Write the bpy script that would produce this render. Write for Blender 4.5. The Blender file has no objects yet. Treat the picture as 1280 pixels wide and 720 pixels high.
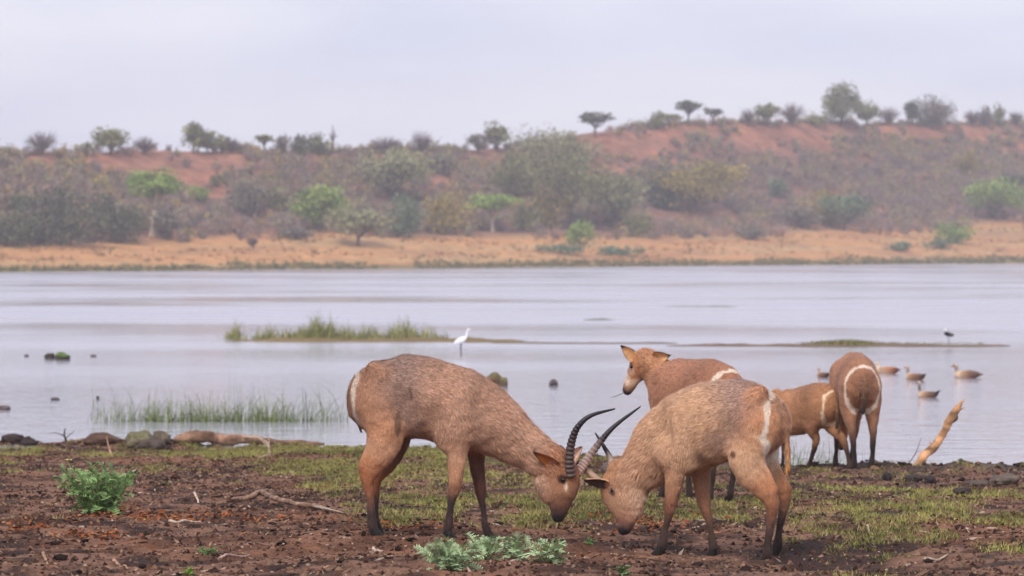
import bpy, math, random
import numpy as np
from mathutils import Vector, Matrix

# ------------------------------------------------------------------ camera, sky, sun, exposure
SC = bpy.context.scene
FPX, HOR, CAMZ = 4500.0, 306.0, 2.6           # focal length in photo pixels, horizon row, eye height above the water
cd = bpy.data.cameras.new('camera'); cam = bpy.data.objects.new('camera', cd); SC.collection.objects.link(cam)
cam.location = (0, 0, CAMZ)
cam.rotation_euler = (math.radians(90) - math.atan((360 - HOR) / FPX), 0, 0)
cd.sensor_width = 36; cd.lens = 36 * FPX / 1280; cd.clip_start = 0.5; cd.clip_end = 5000
cd.dof.use_dof = True; cd.dof.focus_distance = 23.4; cd.dof.aperture_fstop = 4.8
SC.camera = cam
HAZE = .00055
SUN_EL, SUN_AZ = math.radians(48), math.radians(200)      # high sun behind thin cloud, a little behind the camera
wd = bpy.data.worlds.new('World'); SC.world = wd; wd.use_nodes = True
nt = wd.node_tree; nt.nodes.clear()
def wn(t, **k):
    n = nt.nodes.new(t)
    for a, b in k.items(): setattr(n, a, b)
    return n
sky = wn('ShaderNodeTexSky', sky_type='NISHITA', sun_disc=False, sun_elevation=SUN_EL, sun_rotation=SUN_AZ, dust_density=3.0, air_density=1.0)
skm = wn('ShaderNodeVectorMath', operation='SCALE'); skm.inputs['Scale'].default_value = 0.10
nt.links.new(sky.outputs[0], skm.inputs[0])
tcw = wn('ShaderNodeTexCoord'); mpw = wn('ShaderNodeMapping'); mpw.inputs['Scale'].default_value = (2.2, 2.2, 11)
nzw = wn('ShaderNodeTexNoise'); nzw.inputs['Scale'].default_value = 2.2; nzw.inputs['Detail'].default_value = 5; nzw.inputs['Roughness'].default_value = .5
nt.links.new(tcw.outputs['Generated'], mpw.inputs[0]); nt.links.new(mpw.outputs[0], nzw.inputs['Vector'])
rpw = wn('ShaderNodeValToRGB')
rpw.color_ramp.elements[0].position = .36; rpw.color_ramp.elements[0].color = (.49, .51, .635, 1)
rpw.color_ramp.elements[1].position = .64; rpw.color_ramp.elements[1].color = (.625, .625, .70, 1)
nt.links.new(nzw.outputs[0], rpw.inputs[0])
mxw = wn('ShaderNodeMix', data_type='RGBA'); mxw.inputs['Factor'].default_value = .93      # an overcast deck over the blue
nt.links.new(skm.outputs[0], mxw.inputs[6]); nt.links.new(rpw.outputs[0], mxw.inputs[7])
bg = wn('ShaderNodeBackground'); bg.inputs['Strength'].default_value = 1.0
out = wn('ShaderNodeOutputWorld')
nt.links.new(mxw.outputs[2], bg.inputs[0]); nt.links.new(bg.outputs[0], out.inputs[0])
sl = bpy.data.lights.new('sun', 'SUN'); sl.energy = 1.5; sl.angle = math.radians(16); sl.color = (1, .95, .88)
so = bpy.data.objects.new('sun', sl); SC.collection.objects.link(so)
so.rotation_euler = Vector((-math.sin(SUN_AZ) * math.cos(SUN_EL), -math.cos(SUN_AZ) * math.cos(SUN_EL), -math.sin(SUN_EL))).to_track_quat('-Z', 'Y').to_euler()
SC.view_settings.view_transform = 'Standard'; SC.view_settings.look = 'None'
SC.view_settings.exposure = 0.6; SC.view_settings.gamma = 1.0; SC.view_settings.use_curve_mapping = False
SC.render.engine = 'CYCLES'
SC.cycles.use_denoising = True; SC.cycles.max_bounces = 5; SC.cycles.volume_bounces = 1
SC.cycles.diffuse_bounces = 2; SC.cycles.glossy_bounces = 2; SC.cycles.use_adaptive_sampling = True; SC.cycles.adaptive_threshold = .015

# ------------------------------------------------------------------ helpers
COL = SC.collection
rng = np.random.default_rng(7)
def lin(r, g, b, k=1.0):
    f = lambda c: (c / 255 / 12.92 if c <= 10 else ((c / 255 + .055) / 1.055) ** 2.4)
    return np.array([f(r) * k, f(g) * k, f(b) * k])
def _h(ix, iy, iz, s):
    n = (ix.astype(np.int64) * 374761393 + iy.astype(np.int64) * 668265263 + iz.astype(np.int64) * 2147483647 + s * 1274126177) & 0xffffffff
    n = ((n ^ (n >> 13)) * 1274126177) & 0xffffffff
    return ((n ^ (n >> 16)) & 0xffff) / 65535.0
def noise(x, y, z=None, s=0):
    x = np.asarray(x, float); y = np.asarray(y, float); z = np.zeros_like(x) if z is None else np.asarray(z, float)
    i, j, k = np.floor(x), np.floor(y), np.floor(z); u, v, w = x - i, y - j, z - k
    u = u * u * (3 - 2 * u); v = v * v * (3 - 2 * v); w = w * w * (3 - 2 * w); r = 0
    for a in (0, 1):
        for b in (0, 1):
            for c in (0, 1):
                if c and not w.any(): continue
                r = r + _h(i + a, j + b, k + c, s) * (u if a else 1 - u) * (v if b else 1 - v) * (w if c else 1 - w)
    return r
def fbm(x, y, o=4, s=0):
    t = 0; a = .5
    for q in range(o):
        t = t + a * noise(x * 2 ** q, y * 2 ** q, s=s + q * 17); a *= .5
    return t / (1 - .5 ** o)
def sm(a, b, x):
    t = np.clip((x - a) / (b - a), 0, 1); return t * t * (3 - 2 * t)
def mesh(name, V, F, col=None, mat=None, smooth=False):
    V = np.asarray(V, np.float32); me = bpy.data.meshes.new(name)
    Fs = [np.asarray(f, np.int32) for f in (F if isinstance(F, list) and np.ndim(F[0]) == 2 else [F]) if len(f)]
    me.vertices.add(len(V)); me.vertices.foreach_set('co', V.ravel())
    nl = sum(f.size for f in Fs); npoly = sum(len(f) for f in Fs)
    me.loops.add(nl); me.polygons.add(npoly)
    me.loops.foreach_set('vertex_index', np.concatenate([f.ravel() for f in Fs]))
    st = []; o = 0
    for f in Fs:
        st.append(o + np.arange(len(f)) * f.shape[1]); o += f.size
    me.polygons.foreach_set('loop_start', np.concatenate(st).astype(np.int32))
    me.polygons.foreach_set('use_smooth', np.full(npoly, smooth))
    me.update(calc_edges=True)
    if col is not None:
        col = np.asarray(col, np.float32)
        if col.ndim == 1: col = np.tile(col[:3], (len(V), 1))
        at = me.color_attributes.new('col', 'FLOAT_COLOR', 'POINT')
        at.data.foreach_set('color', np.concatenate([col[:, :3], np.ones((len(V), 1), np.float32)], 1).astype(np.float32).ravel())
    if mat: me.materials.append(mat)
    return me
def add(name, me, parent=None, **tags):
    o = bpy.data.objects.new(name, me); COL.objects.link(o)
    if parent is not None: o.parent = parent
    for k, v in tags.items(): o[k] = v
    return o
def mk(name, V, F, col=None, mat=None, parent=None, smooth=False, **tags):
    return add(name, mesh(name, V, F, col, mat, smooth), parent, **tags)
def empty(name, loc, rz=0, **tags):
    o = bpy.data.objects.new(name, None); COL.objects.link(o); o.location = loc; o.rotation_euler = (0, 0, rz); o.empty_display_size = .1
    for k, v in tags.items(): o[k] = v
    return o
class Geo:
    def __init__(s): s.V = []; s.T = []; s.Q = []; s.C = []; s.n = 0
    def put(s, V, F, c):
        V = np.asarray(V, float); F = np.asarray(F, int)
        if not len(V) or not len(F): return
        s.V.append(V); (s.T if F.shape[1] == 3 else s.Q).append(F + s.n)
        c = np.asarray(c, float); s.C.append(np.tile(c, (len(V), 1)) if c.ndim == 1 else c); s.n += len(V)
    def make(s, name, mat, parent=None, smooth=False, **t):
        F = []
        if s.T: F.append(np.concatenate(s.T))
        if s.Q: F.append(np.concatenate(s.Q))
        return mk(name, np.concatenate(s.V), F, np.concatenate(s.C), mat, parent, smooth, **t)
def catmull(P, sub):
    P = np.asarray(P, float); n = len(P)
    if n < 3: sub_t = np.linspace(0, 1, sub + 1)[:, None]; return P[0] * (1 - sub_t) + P[-1] * sub_t
    E = np.vstack([2 * P[0] - P[1], P, 2 * P[-1] - P[-2]]); o = []
    for i in range(n - 1):
        a, b, c, d = E[i:i + 4]
        for t in np.arange(sub) / sub:
            o.append(.5 * (2 * b + (c - a) * t + (2 * a - 5 * b + 4 * c - d) * t * t + (3 * b - a - 3 * c + d) * t ** 3))
    o.append(P[-1]); return np.array(o)
def tube(pts, rad, sides=6, cap=True):
    P = np.asarray(pts, float); n = len(P); R = np.broadcast_to(np.asarray(rad, float), (n,))
    d = np.gradient(P, axis=0); d /= np.linalg.norm(d, axis=1)[:, None] + 1e-9
    up = np.array([0, 0, 1.0]) if abs(d[0][2]) < .9 else np.array([0, 1.0, 0])
    V = []
    for i in range(n):
        a = np.cross(d[i], up); a /= np.linalg.norm(a) + 1e-9; b = np.cross(a, d[i]); up = b
        t = np.arange(sides) / sides * 2 * np.pi
        V.append(P[i] + R[i] * (np.cos(t)[:, None] * a + np.sin(t)[:, None] * b))
    V = np.concatenate(V); F = []
    for i in range(n - 1):
        for j in range(sides):
            k = (j + 1) % sides; F.append((i * sides + j, i * sides + k, (i + 1) * sides + k, (i + 1) * sides + j))
    if cap:
        V = np.vstack([V, P[0], P[-1]]); a, b = len(V) - 2, len(V) - 1
        for j in range(sides):
            k = (j + 1) % sides
            F.append((a, k, j, j)); F.append((b, (n - 1) * sides + j, (n - 1) * sides + k, (n - 1) * sides + k))
    F = np.array(F); q = F[F[:, 2] != F[:, 3]]; t = F[F[:, 2] == F[:, 3]][:, :3]
    return V, q, t
def put_tube(g, pts, rad, c, sides=6):
    V, q, t = tube(pts, rad, sides); c = np.asarray(c, float)
    if c.ndim == 2:
        c = np.vstack([np.repeat(c, sides, axis=0), c[0], c[-1]])
    n0 = g.n; g.put(V, q, c)
    if len(t): g.T.append(t + n0)
def cards(C, size, rng, aspect=1.0, flat=0.0, axis=None):
    """n leaf-sized quads at centres C, randomly turned (flat 0..1 pulls them level); returns V,F"""
    n = len(C); u = rng.normal(size=(n, 3)); u[:, 2] *= (1 - flat)
    if axis is not None: u = axis
    u /= np.linalg.norm(u, axis=1)[:, None]; w = rng.normal(size=(n, 3)); w -= (w * u).sum(1)[:, None] * u
    w[:, 2] *= (1 - flat); w /= np.linalg.norm(w, axis=1)[:, None]
    s = np.broadcast_to(np.asarray(size, float), (n,))[:, None] * .5
    V = np.stack([C - u * s * aspect, C + w * s, C + u * s * aspect, C - w * s], 1).reshape(-1, 3)
    return V, np.arange(4 * n).reshape(n, 4)
def at(px, py, d):                       # photo pixel at depth d -> world
    return np.array([(px - 640) / FPX * d, d, CAMZ - (py - HOR) / FPX * d])

# ------------------------------------------------------------------ materials
def mat(name, rough=.85, spec=.3, attr=True, base=None, nscale=0, namp=0, bump=0, bscale=40, coord='Object', sheen=0, transl=0):
    m = bpy.data.materials.new(name); m.use_nodes = True; t = m.node_tree; p = t.nodes['Principled BSDF']
    p.inputs['Roughness'].default_value = rough; p.inputs['Specular IOR Level'].default_value = spec
    if sheen: p.inputs['Sheen Weight'].default_value = sheen; p.inputs['Sheen Roughness'].default_value = .5
    src = None
    if attr:
        a = t.nodes.new('ShaderNodeAttribute'); a.attribute_name = 'col'; src = a.outputs['Color']
    elif base is not None:
        r = t.nodes.new('ShaderNodeRGB'); r.outputs[0].default_value = (*base, 1); src = r.outputs[0]
    tc = t.nodes.new('ShaderNodeTexCoord')
    if namp:
        n = t.nodes.new('ShaderNodeTexNoise'); n.inputs['Scale'].default_value = nscale; n.inputs['Detail'].default_value = 6; n.inputs['Roughness'].default_value = .65
        t.links.new(tc.outputs[coord], n.inputs['Vector'])
        mr = t.nodes.new('ShaderNodeMapRange'); mr.inputs[1].default_value = .25; mr.inputs[2].default_value = .75; mr.inputs[3].default_value = 1 - namp; mr.inputs[4].default_value = 1 + namp
        t.links.new(n.outputs[0], mr.inputs[0])
        v = t.nodes.new('ShaderNodeVectorMath'); v.operation = 'SCALE'; t.links.new(src, v.inputs[0]); t.links.new(mr.outputs[0], v.inputs['Scale']); src = v.outputs[0]
    t.links.new(src, p.inputs['Base Color'])
    if bump:
        n = t.nodes.new('ShaderNodeTexNoise'); n.inputs['Scale'].default_value = bscale; n.inputs['Detail'].default_value = 5
        t.links.new(tc.outputs[coord], n.inputs['Vector'])
        b = t.nodes.new('ShaderNodeBump'); b.inputs['Strength'].default_value = bump; b.inputs['Distance'].default_value = .02
        t.links.new(n.outputs[0], b.inputs['Height']); t.links.new(b.outputs[0], p.inputs['Normal'])
    return m
M_coat = mat('coat', .8, .12, nscale=48, namp=.28, sheen=.12)
M_hair = mat('hair', .7, .15, sheen=.1)
M_horn = mat('horn', .45, .4, nscale=40, namp=.3)
M_hoof = mat('hoof', .6, .3, nscale=60, namp=.3)
M_eye = mat('eye', .08, .6, attr=False, base=(.006, .004, .003))
M_soil = mat('soil', .9, .2, nscale=22, namp=.55, bump=.9, bscale=45)
M_hill = mat('hill_earth', .95, .1, nscale=.6, namp=.45)
M_leaf = mat('foliage', .7, .2)
M_herb = mat('herb', .6, .25, nscale=30, namp=.2)
M_wood = mat('wood', .85, .2, nscale=14, namp=.35, bump=.5, bscale=30)
M_stone = mat('stone', .8, .3, nscale=9, namp=.4, bump=.6, bscale=18)
M_bird = mat('plumage', .8, .15, nscale=60, namp=.15)
M_litter = mat('litter', .85, .15)
# ------------------------------------------------------------------ far shore: an oblique lake edge, dry bank, red slope, plateau
SH_P = np.array([0, 407.0]); SH_T = np.array([.592, .806]); SH_N = np.array([-.806, .592])
def ws(x, y):
    dx, dy = x - SH_P[0], y - SH_P[1]
    return dx * SH_N[0] + dy * SH_N[1], dx * SH_T[0] + dy * SH_T[1]
def ray_at_w(px, w):                      # depth along the ray of column px at which it is w metres behind the shore
    k = (px - 640) / FPX
    return (w + SH_P @ SH_N) / (k * SH_N[0] + SH_N[1])
W_EDGE = 75.0
_s, _e, _b, _bs = [], [], [], []
for px, py in [(-300, 196), (0, 194), (100, 193), (200, 191), (300, 190), (420, 190), (480, 192), (560, 191), (600, 186), (660, 183), (720, 173), (770, 165), (830, 157), (900, 157), (1000, 157), (1100, 157), (1200, 156), (1280, 157), (1600, 158)]:
    d = ray_at_w(px, W_EDGE); p = at(px, py, d); _s.append(ws(p[0], p[1])[1]); _e.append(p[2])
for px, py in [(-300, 306), (0, 307), (150, 303), (250, 298), (400, 290), (480, 297), (640, 294), (760, 296), (900, 291), (1000, 289), (1100, 287), (1280, 277), (1600, 272)]:
    d = ray_at_w(px, 30); p = at(px, py, d); _bs.append(ws(p[0], p[1])[1]); _b.append(p[2])
def hill(x, y):
    x = np.asarray(x, float); y = np.asarray(y, float)
    w, s = ws(x, y); B = np.interp(s, _bs, _b); E = np.interp(s, _s, _e)
    w = w + (fbm(s / 9, w / 30, 3, 5) - .5) * 3 * sm(0, 3, np.abs(w))
    t = np.clip((w - 30) / (W_EDGE - 30), 0, 1)
    prof = .45 * t + .55 * t ** 2.2
    z = np.where(w < 0, w * .3, np.where(w < 30, B * (np.clip(w, 0, 30) / 30) ** .85, B + (E - B) * prof))
    gul = (fbm(s / 14, w / 22, 4, 2) - .5) * 3.0 + (fbm(s / 4, w / 5, 3, 9) - .5) * .9
    z = z + gul * sm(30, 50, w) * (1 - .75 * sm(65, 80, w)) + (fbm(s / 6, w / 4, 3, 4) - .5) * .5 * sm(2, 10, w)
    z = z - np.minimum(.28 * np.clip(w - 79, 0, 999), 9)
    return np.maximum(z, -1.5)
ss = np.concatenate([np.linspace(-620, -125, 40), np.linspace(-120, 260, 330), np.linspace(266, 640, 40)])
wws = np.concatenate([[-12, -4], np.linspace(-1.5, 95, 120), np.linspace(97, 300, 30)])
S_, W_ = np.meshgrid(ss, wws); X_ = SH_P[0] + S_ * SH_T[0] + W_ * SH_N[0]; Y_ = SH_P[1] + S_ * SH_T[1] + W_ * SH_N[1]
Z_ = hill(X_, Y_); nr, nc = X_.shape
dry = lin(208, 152, 100); dry2 = lin(198, 158, 110); red = lin(188, 128, 102); red2 = lin(154, 104, 84); scrub = lin(126, 98, 88); grn = lin(118, 116, 72)
n1 = fbm(S_ / 11, W_ / 6, 4, 21)[..., None]; n2 = fbm(S_ / 5, W_ / 9, 4, 31)[..., None]; n3 = fbm(S_ / 20, W_ / 2.5, 3, 41)[..., None]
bank = dry * (1 - sm(.4, .7, n3)) + dry2 * sm(.4, .7, n3)
bank = bank * (1 - sm(.5, .7, n1) * .35) + red2 * sm(.5, .7, n1) * .35
slope = red * (1 - sm(.35, .65, n2)) + red2 * sm(.35, .65, n2)
sc_m = np.clip(sm(.36, .60, n1) * (1 - .6 * sm(52, 72, W_)[..., None]) + .45 * (1 - sm(45, 62, W_))[..., None], 0, 1)
slope = slope * (1 - sc_m) + scrub * sc_m
tt = sm(26, 36, W_)[..., None]
hc = bank * (1 - tt) + slope * tt
gl = (1 - sm(0.5, 5, W_ + (n2[..., 0] - .5) * 5))[..., None]
hc = hc * (1 - gl * .75) + grn * gl * .75
def gridF(nr, nc):
    i = np.arange(nr * nc).reshape(nr, nc)
    return np.stack([i[:-1, :-1], i[:-1, 1:], i[1:, 1:], i[1:, :-1]], -1).reshape(-1, 4)
mk('hillside', np.stack([X_, Y_, Z_], -1).reshape(-1, 3), gridF(nr, nc), hc.reshape(-1, 3) * .8, M_hill, smooth=True,
   kind='structure', label='dry red earth hillside rising from the far lake shore')
def hill_hit(px, py):                     # where the ray of a pixel meets the hillside
    w = np.linspace(.5, 84, 600); d = ray_at_w(px, w); x = (px - 640) / FPX * d
    z = hill(x, d); row = HOR - (z - CAMZ) * FPX / d
    i = np.argmax(row <= py) if (row <= py).any() else int(np.argmin(row))
    return np.array([x[i], d[i], z[i]])

# ---- crowns and trunks
def crown(g, r, c, w, h, dep, n, leaf, colA, colB, clumps=16, top_flat=False, dens=.30):
    u = r.normal(size=(clumps, 3)); u /= np.linalg.norm(u, axis=1)[:, None]; u *= r.uniform(.35, .95, (clumps, 1)) ** .6
    cc = c + u * np.array([w, dep, h]) * .5 * .8
    which = r.integers(0, clumps, n); tint = r.uniform(0, 1, clumps)
    off = r.normal(size=(n, 3)); off /= np.linalg.norm(off, axis=1)[:, None] + 1e-9; off *= (r.uniform(0, 1, (n, 1)) ** .45)
    rad = r.uniform(.6, 1.25, clumps)[which][:, None] * dens
    P = cc[which] + off * np.array([w, dep, h * (.75 if top_flat else 1)]) * rad
    V, F = cards(P, r.uniform(.6, 1.4, n) * leaf, r, 1.2, .25)
    t = np.clip(tint[which] + r.normal(0, .18, n), 0, 1)[:, None]
    C = (colA * (1 - t) + colB * t) * r.uniform(.75, 1.25, (n, 1))
    g.put(V, F, np.repeat(C, 4, axis=0)); return cc
def limbs(g, r, base, targets, r0, col, sides=5, fork=.35):
    top = np.mean(targets, axis=0); f = base + (top - base) * fork
    put_tube(g, catmull([base - [0, 0, .2], base + (f - base) * .5 + r.normal(0, r0 * .4, 3), f], 3), np.linspace(r0, r0 * .7, 7), col, sides)
    for t in targets:
        m = f + (t - f) * .5 + r.normal(0, .06, 3) * np.linalg.norm(t - f)
        put_tube(g, catmull([f, m, t], 3), np.linspace(r0 * .6, r0 * .12, 7), col, 4)
def twigs(g, r, base, h, w, n, col, wid=.035, spread=.5):
    """upright forking bare twigs as thin blades, as one bare bush"""
    a = r.uniform(0, 2 * np.pi, n); rr = r.uniform(0, 1, n) ** .5
    tip = base + np.stack([np.cos(a) * rr * w * .5, np.sin(a) * rr * w * .5, h * r.uniform(.5, 1, n) * (1 - .45 * rr ** 2)], 1)
    k = r.uniform(0, .75, n)[:, None]
    st = base + (np.array([0, 0, 1.0]) * h * .5 * k) + (tip - base) * [spread, spread, .25] * k
    d = tip - st; s = np.cross(d, r.normal(size=(n, 3))); s /= np.linalg.norm(s, axis=1)[:, None] + 1e-9
    s *= (wid * r.uniform(.6, 1.6, n))[:, None]
    mid = st + d * .55 + r.normal(0, .06, (n, 3)) * h
    V = np.stack([st - s, st + s, mid + s * .7, tip, mid - s * .7], 1).reshape(-1, 3); i = np.arange(n) * 5
    F4 = np.stack([i, i + 1, i + 2, i + 4], 1); F3 = np.stack([i + 4, i + 2, i + 3], 1)
    C = np.repeat(col * r.uniform(.75, 1.25, (n, 1)), 5, axis=0)
    n0 = g.n; g.put(V, F4, C); g.T.append(F3 + n0)
BARK = lin(112, 92, 84); PALEBARK = lin(188, 170, 150)
G_OLIVE = (lin(98, 100, 62), lin(146, 144, 92)); G_DARK = (lin(72, 78, 60), lin(106, 108, 80)); G_GREEN = (lin(100, 124, 56), lin(160, 182, 88))
G_YEL = (lin(124, 112, 52), lin(172, 150, 74)); G_GREY = (lin(104, 98, 88), lin(140, 130, 112)); G_PALE = (lin(120, 120, 86), lin(164, 162, 118)); G_BLUE = (lin(84, 104, 78), lin(120, 140, 104))
G_BARE = lin(122, 104, 100)
# px, base row, width px, height px, kind, palette, label
TREES = [
 (52, 196, 40, 36, 'bare', G_GREY, 'leafless grey tree at the far left of the skyline'),
 (108, 196, 15, 17, 'bush', G_OLIVE, 'small round olive bush on the skyline left of the twin-crowned tree'),
 (138, 195, 36, 33, 'tree', G_OLIVE, 'twin-crowned dull green tree on the left skyline'),
 (181, 194, 34, 24, 'bare', G_GREY, 'low bare grey tree on the skyline right of the twin-crowned tree'),
 (242, 192, 26, 34, 'tree', G_OLIVE, 'tallest green tree of the trio on the left skyline'),
 (260, 192, 30, 25, 'tree', G_OLIVE, 'middle green tree of the trio on the left skyline'),
 (277, 192, 18, 20, 'tree', G_OLIVE, 'smallest right-hand tree of the trio on the left skyline'),
 (291, 192, 22, 20, 'bare', G_GREY, 'thin bare tree just right of the skyline trio'),
 (330, 192, 18, 22, 'umbrella', G_OLIVE, 'small umbrella tree on the skyline above the red bank'),
 (352, 193, 16, 22, 'bush', G_GREY, 'narrow grey-green bush on the skyline left of two wider ones'),
 (375, 194, 22, 22, 'bush', G_DARK, 'dark bush on the skyline between two grey-green ones'),
 (398, 194, 26, 24, 'bush', G_OLIVE, 'wide olive bush on the skyline beside the dead trunk'),
 (416, 193, 9, 32, 'dead', G_GREY, 'dead upright trunk poking above the skyline'),
 (190, 296, 56, 78, 'umbrella', G_GREEN, 'flat-crowned thorn tree with a pale trunk above the left bank'),
 (18, 308, 62, 46, 'bush', G_DARK, 'dark round bush at the far left edge of the bank'),
 (78, 306, 84, 64, 'bush', G_DARK, 'largest dark green bush on the left bank'),
 (146, 303, 66, 56, 'bush', G_DARK, 'dark bush left of the pale-trunked thorn tree'),
 (207, 299, 32, 36, 'bush', G_GREY, 'grey bush right of the pale-trunked thorn tree'),
 (248, 252, 24, 18, 'bush', G_GREEN, 'small bright green bush high on the left slope'),
 (272, 234, 18, 14, 'bush', G_OLIVE, 'tiny olive bush on the red slope under the skyline trio'),
 (20, 262, 30, 16, 'bush', G_DARK, 'small dark bush on the red slope at far left'),
 (315, 272, 58, 42, 'bush', G_GREY, 'grey-purple leafless thicket in mid slope left of the green tree'),
 (345, 262, 26, 28, 'bush', G_OLIVE, 'olive bush beside the grey-purple thicket'),
 (398, 290, 58, 50, 'tree', G_GREEN, 'green tree with yellow-leaved neighbour on the left bank'),
 (420, 284, 28, 30, 'bush', G_YEL, 'yellow-green bush against the right of the green tree'),
 (448, 307, 62, 44, 'tree', G_PALE, 'pale green bush with a dark trunk low on the bank'),
 (495, 250, 76, 58, 'tree', G_PALE, 'wide pale olive tree high on the centre-left slope'),
 (550, 218, 34, 24, 'bush', G_GREY, 'grey bush on the red slope right of the wide pale tree'),
 (505, 297, 38, 48, 'bush', G_BLUE, 'grey-green rounded bush on the bank between pale and yellowish ones'),
 (556, 293, 52, 42, 'bush', G_YEL, 'yellowish olive bush left of the bright green spreading tree'),
 (616, 290, 54, 44, 'umbrella', G_GREEN, 'bright green spreading tree at the centre of the far bank'),
 (654, 289, 30, 34, 'bush', G_OLIVE, 'small olive bush touching the bright green spreading tree'),
 (597, 192, 22, 22, 'tree', G_GREY, 'grey tree on the skyline left of a taller one, centre'),
 (621, 191, 28, 32, 'tree', G_OLIVE, 'taller green tree on the centre skyline'),
 (482, 194, 40, 26, 'bare', G_GREY, 'low spread of bare branches on the centre-left skyline'),
 (528, 194, 28, 32, 'bare', G_GREY, 'tall bare tree on the centre-left skyline'),
 (688, 232, 96, 62, 'tree', G_PALE, 'broad pale tree topping the large grove in the centre'),
 (648, 250, 56, 50, 'bush', G_OLIVE, 'olive bush on the upper left of the large centre grove'),
 (716, 286, 92, 88, 'tree', G_OLIVE, 'biggest dark-hearted tree of the large centre grove'),
 (766, 284, 64, 62, 'tree', G_PALE, 'tree on the right flank of the large centre grove'),
 (690, 286, 40, 50, 'bush', G_YEL, 'brownish bush at the foot of the large centre grove'),
 (725, 306, 30, 26, 'bush', G_GREEN, 'small green bush alone on the dry bank, right of centre'),
 (795, 296, 36, 26, 'bush', G_OLIVE, 'low olive bush at the top of the dry bank below the grove'),
 (868, 266, 108, 62, 'tree', G_YEL, 'wide golden-green tree on the slope behind the standing antelope'),
 (830, 262, 50, 44, 'bush', G_DARK, 'dark bush on the left of the wide golden-green tree'),
 (745, 172, 34, 28, 'umbrella', G_DARK, 'flat-topped umbrella thorn on the skyline where the ridge rises'),
 (822, 162, 16, 22, 'bush', G_OLIVE, 'narrow bush on the ridge shoulder'),
 (838, 160, 26, 16, 'umbrella', G_OLIVE, 'low flat tree over the orange rock on the ridge shoulder'),
 (860, 157, 28, 28, 'umbrella', G_DARK, 'thin flat-topped thorn tree right of the ridge shoulder'),
 (890, 157, 20, 20, 'umbrella', G_DARK, 'smaller flat-topped thorn tree second from the ridge shoulder'),
 (935, 159, 20, 24, 'bare', G_GREY, 'bare grey bush left of a round green tree on the right ridge'),
 (958, 158, 28, 25, 'tree', G_OLIVE, 'round green tree on the right ridge'),
 (990, 158, 34, 32, 'bare', G_GREY, 'pale bare tree between round and tall trees on the ridge'),
 (1020, 158, 22, 16, 'bush', G_OLIVE, 'low bush at the left foot of the tallest ridge tree'),
 (1052, 160, 40, 48, 'tree', G_OLIVE, 'tallest tree on the right ridge with a broken crown'),
 (1083, 157, 28, 32, 'tree', G_OLIVE, 'tree just right of the tallest ridge tree'),
 (1110, 157, 30, 26, 'bare', G_GREY, 'bare tree in the gap right of the tall ridge trees'),
 (1140, 157, 18, 28, 'tree', G_DARK, 'slim dark tree beside the grey dome-shaped tree'),
 (1166, 160, 44, 36, 'bush', G_GREY, 'grey dome-shaped leafless tree on the right ridge'),
 (1215, 158, 22, 22, 'bare', G_GREY, 'bare bush leftmost of the far right ridge clump'),
 (1230, 158, 16, 22, 'bush', G_GREY, 'dusky bush in the middle of the far right ridge clump'),
 (1247, 158, 14, 24, 'bush', G_OLIVE, 'slender green bush in the far right ridge clump'),
 (1270, 158, 20, 20, 'bare', G_GREY, 'bare bush at the right end of the ridge'),
 (1055, 288, 50, 42, 'tree', G_BLUE, 'blue-green tree with rusty left side on the right slope'),
 (1030, 282, 34, 40, 'bush', G_YEL, 'rusty brown bush touching the blue-green tree'),
 (1207, 220, 24, 26, 'bush', G_YEL, 'small yellow-green bush high on the right slope'),
 (1246, 276, 68, 42, 'tree', G_GREEN, 'large green tree at the right edge above the bank'),
 (1268, 240, 44, 20, 'umbrella', G_DARK, 'dark flat crown above the large green tree at right'),
 (1194, 304, 40, 27, 'bush', G_GREEN, 'bright green bush alone on the right dry bank'),
 (1176, 311, 36, 11, 'bush', G_BLUE, 'low spreading shrub at the left foot of the bright green bush'),
 (1124, 314, 26, 11, 'bush', G_BLUE, 'low green tuft on the right dry bank by itself'),
 (940, 300, 30, 16, 'bush', G_GREY, 'dark heap of brush at the top of the right dry bank'),
 (970, 247, 22, 20, 'bush', G_BLUE, 'small dusky green bush alone in mid right slope'),
 (704, 318, 46, 12, 'bush', G_BLUE, 'low creeping shrub on the bank near the water, left of a wider one'),
 (776, 320, 54, 13, 'bush', G_BLUE, 'wide creeping shrub on the bank near the water, right of centre'),
 (370, 300, 34, 15, 'bush', G_GREY, 'low brown brush pile on the dry bank left of the pale green bush'),
 (316, 311, 13, 16, 'bare', G_GREY, 'small dead shrub on the left dry bank'),
 (1000, 285, 44, 24, 'bush', G_GREY, 'grey brush thicket at the foot of the right slope'),
]
TREE_P = []
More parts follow.
